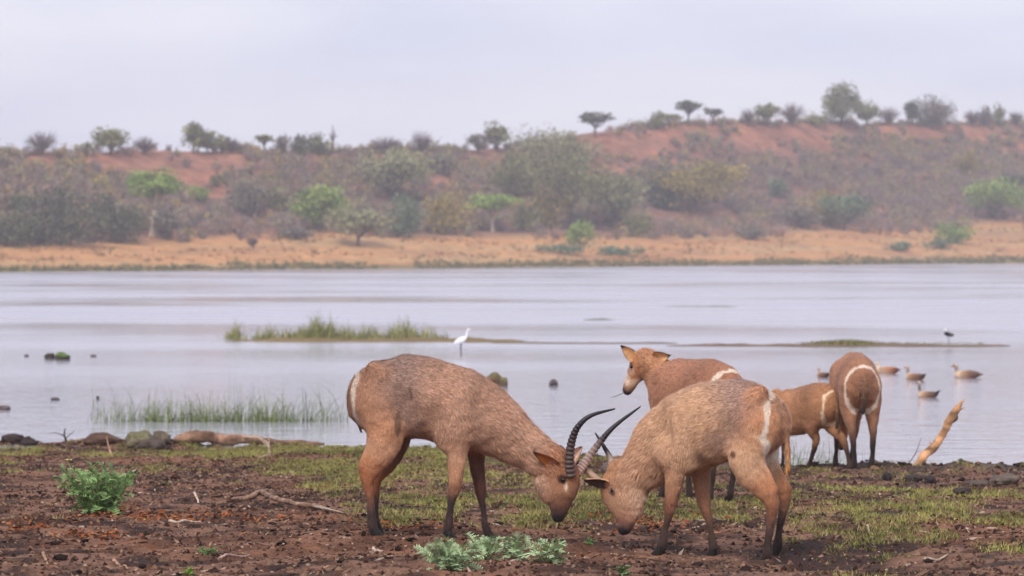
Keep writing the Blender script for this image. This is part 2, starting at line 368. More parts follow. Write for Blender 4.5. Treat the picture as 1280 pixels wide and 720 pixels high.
for ti, (px, py, wpx, hpx, kind, pal, label) in enumerate(TREES):
    r = np.random.default_rng(100 + ti)
    p = hill_hit(px, py); TREE_P.append(p); k = p[1] / FPX; w, h = wpx * k * 1.28, hpx * k * 1.13
    nm = {'bare': 'bare_tree', 'dead': 'dead_tree', 'bush': 'bush', 'tree': 'tree', 'umbrella': 'thorn_tree'}[kind]
    root = empty(nm, p, label=label, category='bush' if kind == 'bush' else 'tree', group='trees and bushes on the far hillside')
    o = np.zeros(3); cA, cB = pal[0] * 1.0, pal[1] * 1.0
    g, t = Geo(), Geo()
    n = int(np.clip(w * h * 60, 220, 4200))
    if kind == 'tree':
        cc = crown(g, r, np.array([0, 0, h * .62]), w, h * .78, w * .9, n, .30, cA, cB, 18)
        limbs(t, r, o, cc[:9], .035 * h + .05, BARK * .8)
    elif kind == 'bush':
        cc = crown(g, r, np.array([0, 0, h * .48]), w, h * 1.0, w * .85, int(n * 1.15), .27, cA, cB, 16, dens=.33)
        keep = g.V[0].reshape(-1, 4, 3)[:, :, 2].min(1) > -.1
        if pal is G_GREY: twigs(t, r, o, h * 1.05, w * 1.05, 140, G_BARE * .8, .03)
        limbs(t, r, o, cc[:6] * [1, 1, .9], .02 * h + .04, BARK * .7, fork=.15)
    elif kind == 'umbrella':
        cc = crown(g, r, np.array([0, 0, h * .76]), w, h * .46, w * .9, n, .27, cA, cB, 18, True, .27)
        limbs(t, r, o, cc[:10] - [0, 0, h * .05], .04 * h + .07, (PALEBARK if h > 5 else BARK) * 1.0, fork=.55)
    elif kind == 'bare':
        twigs(g, r, np.array([0, 0, h * .1]), h * .9, w, 260, G_BARE * .85, .035, .75)
        tg = np.stack([r.uniform(-.4, .4, 8) * w, r.uniform(-.4, .4, 8) * w, r.uniform(.6, .9, 8) * h], 1); limbs(t, r, o, tg, .028 * h + .05, G_BARE * .75, fork=.3)
    else:
        twigs(g, r, np.array([0, 0, h * .35]), h * .6, w, 40, G_BARE * .8, .04)
        put_tube(t, [[0, 0, -.2], [.05, 0, h * .5], [-.03, 0, h]], [.18, .13, .05], G_BARE * .7, 6)
    g.make('crown', M_leaf, root); t.make('trunk', M_wood, root)
# ---- the leafless scrub that greys the slope, too dense to count; and the low growth on the bank
g = Geo(); r = np.random.default_rng(5)
N = 18500; s_ = r.uniform(-110, 290, N); w_ = 24 + 60 * r.uniform(0, 1, N) ** .6
x_ = SH_P[0] + s_ * SH_T[0] + w_ * SH_N[0]; y_ = SH_P[1] + s_ * SH_T[1] + w_ * SH_N[1]
dn = fbm(s_ / 16, w_ / 10, 3, 77) + .15 * (1 - sm(34, 62, w_)) + .07 + .05 * sm(60, 120, s_)
ok = (dn > r.uniform(.40, .66, N)) & (np.abs(x_ / y_) < .19); z_ = hill(x_, y_)
px_ = 640 + x_ / y_ * FPX
for (px, py, wpx, hpx, kd, pl_, lb_), tp in zip(TREES, TREE_P):      # room in front of the trees that stand clear
    wt = ws(tp[0], tp[1])[0]; ok &= ~((np.abs(px_ - px) < wpx * .48) & (w_ < wt + 1.0) & (w_ > wt - (12 if py > 240 else 4)))
for i in np.nonzero(ok)[0]:
    h = r.uniform(.9, 2.9) * (1 - .45 * sm(55, 80, w_[i])); c = [G_BARE, lin(134, 112, 102), lin(112, 100, 92), lin(150, 118, 100)][r.integers(4)] * 1.35
    twigs(g, r, np.array([x_[i], y_[i], z_[i] - .1]), h, h * r.uniform(.9, 1.6), 34, c, .05)
    if r.uniform() < .3:
        n = 40; P = np.array([x_[i], y_[i], z_[i] + h * .5]) + r.normal(0, .25, (n, 3)) * h; V, F = cards(P, .30, r); cc = [G_GREY, G_OLIVE, G_GREY, G_YEL][r.integers(4)][1] * 1.0
        g.put(V, F, np.repeat(cc * r.uniform(.7, 1.2, (n, 1)), 4, axis=0))
g.make('scrub', M_leaf, kind='stuff', label='mass of leafless grey scrub covering the far slope', category='scrub')
g = Geo(); N = 9000; s_ = r.uniform(-110, 235, N); w_ = np.where(r.uniform(0, 1, N) < .45, np.abs(r.normal(0, 2.0, N)), r.uniform(0, 34, N))
x_ = SH_P[0] + s_ * SH_T[0] + w_ * SH_N[0]; y_ = SH_P[1] + s_ * SH_T[1] + w_ * SH_N[1]; z_ = hill(x_, y_)
ok = (np.abs(x_ / y_) < .19) & (fbm(s_ / 7, w_ / 4, 3, 88) > np.where(w_ < 4, .38, .52))
for i in np.nonzero(ok)[0]:
    n = 7; h = r.uniform(.25, .8); c = ([lin(120, 122, 76), lin(134, 128, 84), lin(158, 134, 88)][r.integers(3)] if w_[i] < 5 else [dry, dry2, lin(176, 128, 84), lin(128, 120, 80)][r.integers(4)]) * .78
    twigs(g, r, np.array([x_[i], y_[i], z_[i] - .05]), h, h * 1.6, n, c, .05)
g.make('bank_grass', M_leaf, kind='stuff', label='dry grass and low green growth on the far bank', category='grass')

# ------------------------------------------------------------------ the lake
def water_mat():
    m = bpy.data.materials.new('water'); m.use_nodes = True; t = m.node_tree; p = t.nodes['Principled BSDF']
    p.inputs['Base Color'].default_value = (.44, .42, .48, 1); p.inputs['IOR'].default_value = 1.33
    tc = t.nodes.new('ShaderNodeTexCoord')
    def nz(scale, sx, sy, det=3):
        mp = t.nodes.new('ShaderNodeMapping'); mp.inputs['Scale'].default_value = (sx, sy, 1); t.links.new(tc.outputs['Object'], mp.inputs[0])
        n = t.nodes.new('ShaderNodeTexNoise'); n.inputs['Scale'].default_value = scale; n.inputs['Detail'].default_value = det; t.links.new(mp.outputs[0], n.inputs['Vector']); return n.outputs[0]
    a = nz(1, .03, .05, 6)                      # wide calm and ruffled belts
    mr = t.nodes.new('ShaderNodeMapRange'); mr.inputs[1].default_value = .34; mr.inputs[2].default_value = .66; mr.inputs[3].default_value = .07; mr.inputs[4].default_value = .34
    t.links.new(a, mr.inputs[0])
    sp = t.nodes.new('ShaderNodeSeparateXYZ'); t.links.new(tc.outputs['Object'], sp.inputs[0])
    sh = t.nodes.new('ShaderNodeMapRange'); sh.inputs[1].default_value = 50; sh.inputs[2].default_value = 120; sh.inputs[3].default_value = .22; sh.inputs[4].default_value = 1.0; t.links.new(sp.outputs[1], sh.inputs[0])   # sheltered, calmer water by the near bank
    mu = t.nodes.new('ShaderNodeMath'); mu.operation = 'MULTIPLY'; t.links.new(mr.outputs[0], mu.inputs[0]); t.links.new(sh.outputs[0], mu.inputs[1]); t.links.new(mu.outputs[0], p.inputs['Roughness'])
    w1 = nz(1, 1.1, 2.4, 4); w2 = nz(1, 5, 9, 2)
    ad = t.nodes.new('ShaderNodeMath'); ad.operation = 'MULTIPLY_ADD'; ad.inputs[1].default_value = .25; t.links.new(w2, ad.inputs[0]); t.links.new(w1, ad.inputs[2])
    b = t.nodes.new('ShaderNodeBump'); b.inputs['Strength'].default_value = .35; b.inputs['Distance'].default_value = .05
    t.links.new(ad.outputs[0], b.inputs['Height']); t.links.new(b.outputs[0], p.inputs['Normal'])
    return m
M_water = water_mat()
mk('lake_water', [(-640, 25, 0), (640, 25, 0), (640, 1000, 0), (-640, 1000, 0)], [(0, 1, 2, 3)], None, M_water, kind='structure', label='calm pale lake water')

# ------------------------------------------------------------------ the near bank
SX = [-60, -8, -6.7, -4, -1, .9, 2.0, 3.0, 5.2, 8, 60]; SY = [56, 47.9, 47.4, 46.6, 45.0, 41.8, 38.6, 37.4, 37.0, 36.6, 33]
def shore(x): return np.interp(x, SX, SY)
def ground(x, y, fine=True):
    x = np.asarray(x, float); y = np.asarray(y, float)
    e = shore(x) + (fbm(x * 1.2, y * .0, 3, 3) - .5) * .9 - y
    z = .68 - .03 * (y - 23.7)
    z = z - .138 * np.exp(-((x - 1.45) / 1.35) ** 2 - ((y - 22.6) / 2.2) ** 2) + .02 * np.exp(-((x + .5) / 1.2) ** 2 - ((y - 23.4) / 1.5) ** 2)
    lump = 1 + 1.6 * np.exp(-((e - .5) / 1.2) ** 2)
    z = z + (fbm(x / .9, y / .9, 3, 11) - .5) * .07 * lump
    if fine:
        f = fbm(x / .22, y / .22, 3, 12); z = z + (f - .5) * .060 * lump + .022 * np.maximum(noise(x / .13, y / .13, s=13) - .62, 0) * 2.2 * lump
    z = z + .05 * np.exp(-((e - .35) / .3) ** 2) * (x > 1.5)
    drop = sm(0, .55, -e)
    z = z * (1 - drop) + (-.12 - .12 * np.clip(-e, 0, 9)) * drop
    return z
xs = np.concatenate([[-60, -40, -25, -17], np.arange(-12, 12.01, .075), [17, 25, 40, 60]])
ys = np.concatenate([[-25, -10, 0, 8, 13, 16], np.arange(18.5, 30, .07), np.arange(30, 49.5, .10), [51, 54, 58]])
X_, Y_ = np.meshgrid(xs, ys); Z_ = ground(X_, Y_); nr, nc = X_.shape
def grass_amt(x, y):
    """how grassy the bank is at a spot, 0..1"""
    z = ground(x, y, False); row = HOR + (CAMZ - z) * FPX / y; col = 640 + x / y * FPX
    a = .468 + .03 * np.exp(-((col - 950) / 330) ** 2)
    a = a + .12 * np.exp(-((col - 430) / 190) ** 2 - ((row - 612) / 34) ** 2)          # turf behind the left antelope
    a = a + .14 * np.exp(-((row - 562) / 14) ** 2) * (col < 600)                     # mossy rim along the left shore
    a = a + .055 * np.exp(-((col - 1130) / 240) ** 2 - ((row - 665) / 40) ** 2)
    a = a + .25 * np.exp(-((col - 720) / 110) ** 2 - ((row - 645) / 12) ** 2)
    a = a - .38 * sm(640, 690, row) * (1 - sm(900, 1050, col)) - .35 * np.exp(-((col - 130) / 260) ** 2 - ((row - 640) / 60) ** 2)
    a = a - .12 * sm(690, 715, row) - .2 * np.exp(-((col - 1130) / 170) ** 2 - ((row - 604) / 10) ** 2)
    a = a + .10 * np.exp(-((col - 60) / 110) ** 2 - ((row - 648) / 10) ** 2)
    return np.clip(a, 0, 1)
GA = grass_amt(X_, Y_); pat = fbm(X_ / .8, Y_ / 1.6, 4, 51); pat2 = fbm(X_ / .22, Y_ / .36, 4, 61); pat3 = fbm(X_ / 1.7, Y_ / 2.5, 3, 71)
soilA = lin(58, 38, 31); soilB = lin(140, 102, 82); mud = lin(112, 96, 92); turf = lin(104, 104, 60); redd = lin(140, 92, 64)
cg = soilA * (1 - sm(.38, .62, pat2)[..., None]) + soilB * sm(.38, .62, pat2)[..., None]
rm = (sm(.56, .70, pat3) * .45)[..., None]; cg = cg * (1 - rm) + redd * rm
col_ = 640 + X_ / np.maximum(Y_, 1) * FPX
mm = (np.exp(-((shore(X_) - Y_ - .4) / 1.0) ** 2) * (X_ > 1.2) * .8 + .35 * sm(.5, .65, pat) * (col_ > 900))[..., None]; mm = np.clip(mm, 0, 1); cg = cg * (1 - mm) + mud * mm * .8
tm = (sm(.70, .45, 1 - 0 * pat) * 0 + sm(.0, .22, pat - (1 - GA)) * .6)[..., None]; cg = cg * (1 - tm) + turf * tm
mk('ground', np.stack([X_, Y_, Z_], -1).reshape(-1, 3), gridF(nr, nc), cg.reshape(-1, 3) * .8, M_soil, smooth=True, kind='structure', label='dark brown muddy lake bank with patches of short grass')
def gp(px, py):                            # where a pixel's ray meets the near bank
    d = np.linspace(18, 55, 1500); x = (px - 640) / FPX * d; z = ground(x, d); row = HOR + (CAMZ - z) * FPX / d
    i = np.argmax(row <= py) if (row <= py).any() else len(d) - 1
    return np.array([x[i], d[i], z[i]])
def scatter(n, seed):                      # random spots on the visible bank, even in picture density per metre
    r = np.random.default_rng(seed); m = int(n * 2.15); y = r.uniform(18.8, 47.5, m); x = r.uniform(-1, 1, m) * 9
    ok = (np.abs(x) < y * .15 + 1.6) & (y < shore(x) - .15); return x[ok], y[ok], r
# grass tufts
x, y, r = scatter(150000, 1)
ga = grass_amt(x, y); pn = fbm(x / .8, y / 1.6, 4, 51) * .42 + fbm(x / .26, y / .8, 3, 52) * .58
k = pn > (1 - ga) + r.normal(.03, .05, len(x)); x, y, ga = x[k], y[k], ga[k]
nb = 5; n = len(x) * nb; xb = np.repeat(x, nb) + r.normal(0, .025, n); yb = np.repeat(y, nb) + r.normal(0, .025, n); zb = ground(xb, yb)
hh = r.uniform(.012, .040, n) * np.repeat(r.uniform(.6, 1.5, len(x)), nb); a = r.uniform(0, 2 * np.pi, n); ln = r.uniform(.2, 1.3, n) * hh
B = np.stack([xb, yb, zb - .004], 1); tip = B + np.stack([np.cos(a) * ln, np.sin(a) * ln, hh], 1); sd = np.stack([-np.sin(a + r.normal(0, .8, n)), np.cos(a), 0 * a], 1) * (r.uniform(.0025, .005, n))[:, None]
V = np.stack([B - sd, B + sd, tip], 1).reshape(-1, 3)
tn = np.clip(fbm(xb / .6, yb / .9, 3, 91) * 1.8 - .4 + r.normal(0, .15, n), 0, 1)[:, None]; c = lin(100, 106, 46) * (1 - tn) + lin(184, 180, 98) * tn
dr = (r.uniform(0, 1, n) < .18)[:, None]; c = np.where(dr, lin(176, 152, 104), c) * r.uniform(.7, 1.2, (n, 1)) * .85
mk('turf', V, np.arange(3 * n).reshape(n, 3), np.repeat(c, 3, axis=0), M_herb, kind='stuff', label='short patchy grass on the muddy bank', category='grass')
# clods of dark mud and dung, and dry litter
ico_v = np.array([(0, 0, 1), (.894, 0, .447), (.276, .851, .447), (-.724, .526, .447), (-.724, -.526, .447), (.276, -.851, .447), (.724, .526, -.447), (-.276, .851, -.447), (-.894, 0, -.447), (-.276, -.851, -.447), (.724, -.526, -.447), (0, 0, -1)])
ico_f = np.array([(0, 1, 2), (0, 2, 3), (0, 3, 4), (0, 4, 5), (0, 5, 1), (1, 6, 2), (2, 7, 3), (3, 8, 4), (4, 9, 5), (5, 10, 1), (6, 7, 2), (7, 8, 3), (8, 9, 4), (9, 10, 5), (10, 6, 1), (11, 7, 6), (11, 8, 7), (11, 9, 8), (11, 10, 9), (11, 6, 10)])
x, y, r = scatter(38000, 2)
e = shore(x) - y; k = (fbm(x / .7, y / 1.2, 3, 15) + .25 * np.exp(-(e / 1.5) ** 2)) > r.uniform(.35, .75, len(x)); x, y, e = x[k], y[k], e[k]; n = len(x)
sz = r.gamma(1.6, .0036, n) * (1 + 1.6 * np.exp(-(e / 1.0) ** 2) * r.uniform(0, 1.3, n)) + .004; sz = np.minimum(sz, .05)
V = ico_v[None] * sz[:, None, None] * r.uniform(.5, 1.5, (n, 12, 1)) * np.array([1.2, 1.2, .75]) + np.stack([x, y, ground(x, y) + sz * .25], 1)[:, None]
c = np.array([lin(60, 40, 34), lin(90, 62, 50), lin(124, 96, 78), lin(48, 34, 30)])[r.integers(0, 4, n)] * r.uniform(.7, 1.3, (n, 1)) * .8
x, y, r = scatter(60000, 22); e = shore(x) - y; n2_ = len(x)
oct_v = np.array([(1, 0, 0), (-.5, .87, 0), (-.5, -.87, 0), (.1, .05, .8)]); s2 = r.gamma(1.6, .0045, n2_) + .004; s2 = np.minimum(s2, .03); an = r.uniform(0, 6.28, n2_); ca, sa = np.cos(an)[:, None], np.sin(an)[:, None]
O = oct_v[None] * s2[:, None, None] * r.uniform(.6, 1.6, (n2_, 4, 1)); O = np.stack([O[..., 0] * ca - O[..., 1] * sa, O[..., 0] * sa + O[..., 1] * ca, O[..., 2]], -1) + np.stack([x, y, ground(x, y) - .002], 1)[:, None]
c2 = np.array([lin(60, 40, 34), lin(86, 60, 48), lin(116, 84, 68), lin(150, 118, 96), lin(100, 70, 54)])[r.integers(0, 5, n2_)] * r.uniform(.7, 1.2, (n2_, 1)) * .8
Fc_ = np.concatenate([(ico_f[None] + np.arange(n)[:, None, None] * 12).reshape(-1, 3), (np.array([(0, 1, 3), (1, 2, 3), (2, 0, 3)])[None] + np.arange(n2_)[:, None, None] * 4).reshape(-1, 3) + n * 12])
mk('clods', np.concatenate([V.reshape(-1, 3), O.reshape(-1, 3)]), Fc_, np.concatenate([np.repeat(c, 12, axis=0), np.repeat(c2, 4, axis=0)]), M_soil, kind='stuff', label='crumbled clods of dark soil and dung on the bank', category='soil clods')
x, y, r = scatter(60000, 3)
z = ground(x, y); row = HOR + (CAMZ - z) * FPX / y; colp = 640 + x / y * FPX
org = .9 * np.exp(-((colp - 110) / 40) ** 2 - ((row - 671) / 4) ** 2) + 1.0 * np.exp(-((colp - 145) / 20) ** 2 - ((row - 637) / 4) ** 2) + .75 * np.exp(-((colp - 240) / 110) ** 2 - ((row - 649) / 5) ** 2) + .35 * np.exp(-((colp - 30) / 40) ** 2 - ((row - 662) / 8) ** 2) + .3 * np.exp(-((colp - 500) / 60) ** 2 - ((row - 660) / 6) ** 2) + .3 * np.exp(-((colp - 820) / 70) ** 2 - ((row - 655) / 10) ** 2)
isor = r.uniform(0, 1, len(x)) < org * .36; k = isor | (r.uniform(0, 1, len(x)) < .42 * sm(.30, .6, fbm(x / 1.1, y / 1.5, 3, 19))); x, y, isor = x[k], y[k], isor[k]
rep = np.where(isor, 7, 1); x = np.repeat(x, rep); y = np.repeat(y, rep); isor = np.repeat(isor, rep); n = len(x)
x = x + r.normal(0, .05, n) * isor; y = y + r.normal(0, .10, n) * isor
P = np.stack([x, y, ground(x, y) + .008 + isor * r.uniform(0, .03, n)], 1); ang = r.uniform(0, 2 * np.pi, n); ax = np.stack([np.cos(ang), np.sin(ang), r.normal(0, .35, n)], 1)
V, F = cards(P, r.uniform(.008, .022, n), r, np.where(r.uniform(0, 1, n) < .25, r.uniform(3, 6, n), r.uniform(.8, 2.2, n))[:, None], .3, ax)
pl = np.array([lin(176, 142, 116), lin(160, 124, 100), lin(150, 100, 72), lin(196, 172, 152), lin(130, 98, 82)])[r.integers(0, 5, n)]
c = np.where(isor[:, None], np.array([lin(172, 100, 60), lin(146, 84, 56), lin(190, 124, 80)])[r.integers(0, 3, n)], pl) * r.uniform(.7, 1.15, (n, 1)) * .8
mk('leaf_litter', V, F, np.repeat(c, 4, axis=0), M_litter, kind='stuff', label='scattered dry orange and pale leaf litter', category='leaf litter')
# ------------------------------------------------------------------ sculpting: smooth union of tapered elliptical limbs -> one skin
class Sculpt:
    def __init__(s): s.ch = []; s.spots = []; s.cuts = []; s.ringf = None; s.rough = True
    def chain(s, pts, k=.04, side=(0, 1, 0), hair=.02, sub=4, flow=1, tail=False):
        """pts: (x, y, z, half-width sideways, half-depth, colour)"""
        P = np.array([[*p[:3], p[3], p[4], *p[5]] for p in pts], float); Q = catmull(P, sub); Q[:, 3:5] = np.maximum(Q[:, 3:5], .004); Q[:, 5:] = np.clip(Q[:, 5:], 0, 1)
        s.ch.append(dict(Q=Q, k=k, side=np.array(side, float), hair=hair, flow=flow, tail=tail))
    def cut(s, c, rad, k=.04): s.cuts.append((np.array(c, float), np.array(rad, float), k))
    def cd(s, c, X, full=False):
        Q = c['Q']; best = None
        for i in range(len(Q) - 1):
            p0, d = Q[i, :3], Q[i + 1, :3] - Q[i, :3]; L2 = d @ d + 1e-12
            t = np.clip(((X - p0) @ d) / L2, 0, 1); v = X - p0 - t[:, None] * d
            u = d / math.sqrt(L2); sd = c['side'] - (c['side'] @ u) * u; sd /= np.linalg.norm(sd) + 1e-9
            la = v @ sd; ot2 = np.maximum((v * v).sum(1) - la * la, 0); a = Q[i, 3] + t * (Q[i + 1, 3] - Q[i, 3]); b = Q[i, 4] + t * (Q[i + 1, 4] - Q[i, 4])
            q = np.sqrt((la / a) ** 2 + ot2 / b ** 2); g = np.sqrt((la / a ** 2) ** 2 + ot2 / b ** 4)
            D = np.where(q < .15, -np.minimum(a, b) * (1 - q), q * (q - 1) / np.maximum(g, 1e-6))
            if best is None:
                best = D; col = Q[i, 5:8] + t[:, None] * (Q[i + 1, 5:8] - Q[i, 5:8]) if full else None; dr = np.tile(u, (len(X), 1)) if full else None
            else:
                m = D < best; best = np.where(m, D, best)
                if full: col[m] = Q[i, 5:8] + t[m, None] * (Q[i + 1, 5:8] - Q[i, 5:8]); dr[m] = u
        return (best, col, dr) if full else best
    def build(s, h):
        lo = np.min([(c['Q'][:, :3] - c['Q'][:, 3:5].max(1)[:, None]).min(0) for c in s.ch], axis=0) - 3 * h
        hi = np.max([(c['Q'][:, :3] + c['Q'][:, 3:5].max(1)[:, None]).max(0) for c in s.ch], axis=0) + 3 * h
        n = np.ceil((hi - lo) / h).astype(int) + 1; F = np.full(n, 1.0, np.float32)
        for c in s.ch:
            Q = c['Q']; R = Q[:, 3:5].max(1)[:, None] + c['k'] + 2 * h
            a = np.clip(np.floor(((Q[:, :3] - R).min(0) - lo) / h).astype(int), 0, n); b = np.clip(np.ceil(((Q[:, :3] + R).max(0) - lo) / h).astype(int) + 1, 0, n)
            I = np.stack(np.meshgrid(*[np.arange(a[i], b[i]) for i in range(3)], indexing='ij'), -1).reshape(-1, 3)
            D = s.cd(c, lo + I * h).reshape(b - a); blk = F[a[0]:b[0], a[1]:b[1], a[2]:b[2]]; k = c['k']
            hh = np.maximum(k - np.abs(blk - D), 0) / k; F[a[0]:b[0], a[1]:b[1], a[2]:b[2]] = np.minimum(blk, D) - hh * hh * k * .25
        for c, rad, k in s.cuts:              # shallow hollows: smooth subtraction of an ellipsoid
            a = np.clip(np.floor((c - rad - k - lo) / h).astype(int), 0, n); b = np.clip(np.ceil((c + rad + k - lo) / h).astype(int) + 1, 0, n)
            I = np.stack(np.meshgrid(*[np.arange(a[i], b[i]) for i in range(3)], indexing='ij'), -1); X = (lo + I * h - c) / rad; q = np.sqrt((X ** 2).sum(-1)); D = -(q - 1) * rad.min()
            blk = F[a[0]:b[0], a[1]:b[1], a[2]:b[2]]; hh = np.maximum(k - np.abs(blk - D), 0) / k; F[a[0]:b[0], a[1]:b[1], a[2]:b[2]] = np.maximum(blk, D) + hh * hh * k * .25
        S = F < 0; cnt = sum(S[i:n[0] - 1 + i, j:n[1] - 1 + j, k:n[2] - 1 + k].astype(np.int8) for i in (0, 1) for j in (0, 1) for k in (0, 1))
        msk = (cnt > 0) & (cnt < 8); idx = np.full(msk.shape, -1, np.int64); idx[msk] = np.arange(msk.sum()); I = np.stack(np.nonzero(msk), 1)
        acc = np.zeros((len(I), 3)); m = np.zeros(len(I)); cs = [(i, j, k) for i in (0, 1) for j in (0, 1) for k in (0, 1)]
        for A in cs:
            for ax in range(3):
                if A[ax]: continue
                B = list(A); B[ax] = 1; f0 = F[I[:, 0] + A[0], I[:, 1] + A[1], I[:, 2] + A[2]]; f1 = F[I[:, 0] + B[0], I[:, 1] + B[1], I[:, 2] + B[2]]
                x = (f0 < 0) != (f1 < 0); t = np.where(x, f0 / np.where(x, f0 - f1, 1), 0); p = np.tile(np.array(A, float), (len(I), 1)); p[:, ax] += t; acc += p * x[:, None]; m += x
        V = lo + (I + acc / m[:, None]) * h; Fc = []
        for ax in range(3):
            u, w = (ax + 1) % 3, (ax + 2) % 3; sl0 = [slice(None)] * 3; sl1 = [slice(None)] * 3; sl0[ax] = slice(0, -1); sl1[ax] = slice(1, None)
            E = np.stack(np.nonzero(S[tuple(sl0)] != S[tuple(sl1)]), 1); E = E[(E[:, u] > 0) & (E[:, w] > 0) & (E[:, u] < n[u] - 1) & (E[:, w] < n[w] - 1)]
            q = []
            for du, dw in ((-1, -1), (0, -1), (0, 0), (-1, 0)):
                C = E.copy(); C[:, u] += du; C[:, w] += dw; q.append(idx[C[:, 0], C[:, 1], C[:, 2]])
            q = np.stack(q, 1); fl = ~S[E[:, 0], E[:, 1], E[:, 2]]; q[fl] = q[fl][:, ::-1]; Fc.append(q)
        Fc = np.concatenate(Fc); Fc = Fc[(Fc >= 0).all(1)]
        s.V, s.F = V, Fc
        if s.rough: V += (np.stack([noise(V[:, 0] * 11 + k * 7, V[:, 1] * 11, V[:, 2] * 11, s=40 + k) - .5 for k in range(3)], 1) * .016 + np.stack([noise(V[:, 0] * 27 + k * 7, V[:, 1] * 27, V[:, 2] * 27, s=50 + k) - .5 for k in range(3)], 1) * .007)
        # colour, hair length and lie, blended from the nearest limbs
        W = np.zeros(len(V)); C = np.zeros((len(V), 3)); D_ = np.zeros((len(V), 3)); H = np.zeros(len(V)); TW = np.zeros(len(V))
        for c in s.ch:
            dd, cc, dr = s.cd(c, V, True); w = np.exp(-np.clip(dd, -.02, 1) / .018); W += w; C += cc * w[:, None]; D_ += dr * c['flow'] * w[:, None]; H += c['hair'] * w; TW += w * c['tail']
        s.C = C / W[:, None]; s.D = D_; s.H = H / W
        fn = np.cross(V[Fc[:, 2]] - V[Fc[:, 0]], V[Fc[:, 3]] - V[Fc[:, 1]]); N = np.zeros_like(V)
        for j in range(4): np.add.at(N, Fc[:, j], fn)
        s.N = N / (np.linalg.norm(N, axis=1)[:, None] + 1e-12); s.A = np.linalg.norm(fn, axis=1)
        if s.ringf is not None: m = sm(.3, .6, TW / W)[:, None]; s.C = s.C * m + s.ringf(V, s.C) * (1 - m)
        for p, rad, cl, st in s.spots:
            w = np.clip(1 - np.linalg.norm((V - np.array(p)) / np.array(rad), axis=1), 0, 1); w = (st * sm(0, .5, w))[:, None]; s.C = s.C * (1 - w) + np.array(cl) * w
    def fur(s, n, seed, wid=.0021, lift=.36, lscale=1.0, jit=.2):
        r = np.random.default_rng(seed); f = r.choice(len(s.F), n, p=s.A / s.A.sum()); u, v = r.uniform(0, 1, (2, n, 1)); q = s.F[f]
        bl = lambda A: (A[q[:, 0]] * (1 - u) + A[q[:, 1]] * u) * (1 - v) + (A[q[:, 3]] * (1 - u) + A[q[:, 2]] * u) * v
        P, N, D, C = bl(s.V), bl(s.N), bl(s.D), bl(s.C); H = s.H[q[:, 0]]
        N /= np.linalg.norm(N, axis=1)[:, None] + 1e-9
        cl = np.stack([noise(P[:, 0] * 30, P[:, 1] * 30, P[:, 2] * 30, s=k) - .5 for k in (1, 2, 3)], 1)
        D = D / (np.linalg.norm(D, axis=1)[:, None] + 1e-9) + cl * .6 + r.normal(0, .14, (n, 3)) + np.array([0, 0, -.25]); D -= (D * N).sum(1)[:, None] * N; D /= np.linalg.norm(D, axis=1)[:, None] + 1e-9
        D = D + N * (lift * r.uniform(.3, 1.5, (n, 1))); D /= np.linalg.norm(D, axis=1)[:, None]
        L = (H * r.uniform(.5, 1.3, n) * lscale)[:, None]; S = np.cross(N, D); S /= np.linalg.norm(S, axis=1)[:, None] + 1e-9; S *= wid * np.clip(L / .02, .5, 1.3)
        V = np.stack([P - S - N * .001, P + S - N * .001, P + D * L], 1).reshape(-1, 3)
        mott = 1 + .36 * (noise(P[:, 0] * 38, P[:, 1] * 38, P[:, 2] * 38, s=9) - .5) + .28 * (noise(P[:, 0] * 9, P[:, 1] * 9, P[:, 2] * 9, s=8) - .5)
        Ch = C * (mott * r.normal(1, jit, n))[:, None].clip(.4, 1.7); gz_ = r.uniform(0, 1, (n, 1)) * np.clip(H / .02, 0, 1)[:, None]; Ch = np.where(gz_ > .91, Ch * .6 + np.array([.30, .24, .20]), np.where(gz_ < .10, Ch * .68, Ch)); Cc = np.stack([Ch * .92, Ch * .92, Ch * 1.12], 1).reshape(-1, 3)
        return V, np.arange(3 * n).reshape(n, 3), np.clip(Cc, 0, .9)
def ear_geo(base, tip, face, wid, cOut, cIn, cEdge, tipdark=.75):
    base, tip, face = (np.array(v, float) for v in (base, tip, face)); d = tip - base; L = np.linalg.norm(d); d /= L
    face -= (face @ d) * d; face /= np.linalg.norm(face); sd = np.cross(d, face); nu, nv = 9, 7; V = []; C = []
    for lay in (0, 1):
        for i in range(nu):
            u = i / (nu - 1); w = wid * (math.sin(math.pi * min(1, .16 + .84 * u ** .85)) ** .75 * (1 - .35 * u) + .10 * (1 - u)) + .003
            for j in range(nv):
                v = j / (nv - 1) * 2 - 1
                V.append(base + d * u * L + sd * v * w + face * (wid * .75 * (v * v - .4) * (1 - .5 * u) + (0 if lay else -.011 * (1 - .6 * abs(v)))))
                e = max(sm(.72, .95, abs(v)) * .8 * (u > .35), float(sm(tipdark, .95, u))); c0 = np.array(cIn if lay else cOut); C.append(c0 * (1 - e) + np.array(cEdge) * e)
    F = []
    for lay in (0, 1):
        o = lay * nu * nv
        for i in range(nu - 1):
            for j in range(nv - 1):
                q = (o + i * nv + j, o + i * nv + j + 1, o + (i + 1) * nv + j + 1, o + (i + 1) * nv + j); F.append(q if lay else q[::-1])
    m = nu * nv
    for i in range(nu - 1):
        for j in (0, nv - 1): F.append((i * nv + j, (i + 1) * nv + j, m + (i + 1) * nv + j, m + i * nv + j))
    for j in range(nv - 1): F.append(((nu - 1) * nv + j, (nu - 1) * nv + j + 1, m + (nu - 1) * nv + j + 1, m + (nu - 1) * nv + j))
    return np.array(V), np.array(F), np.array(C)
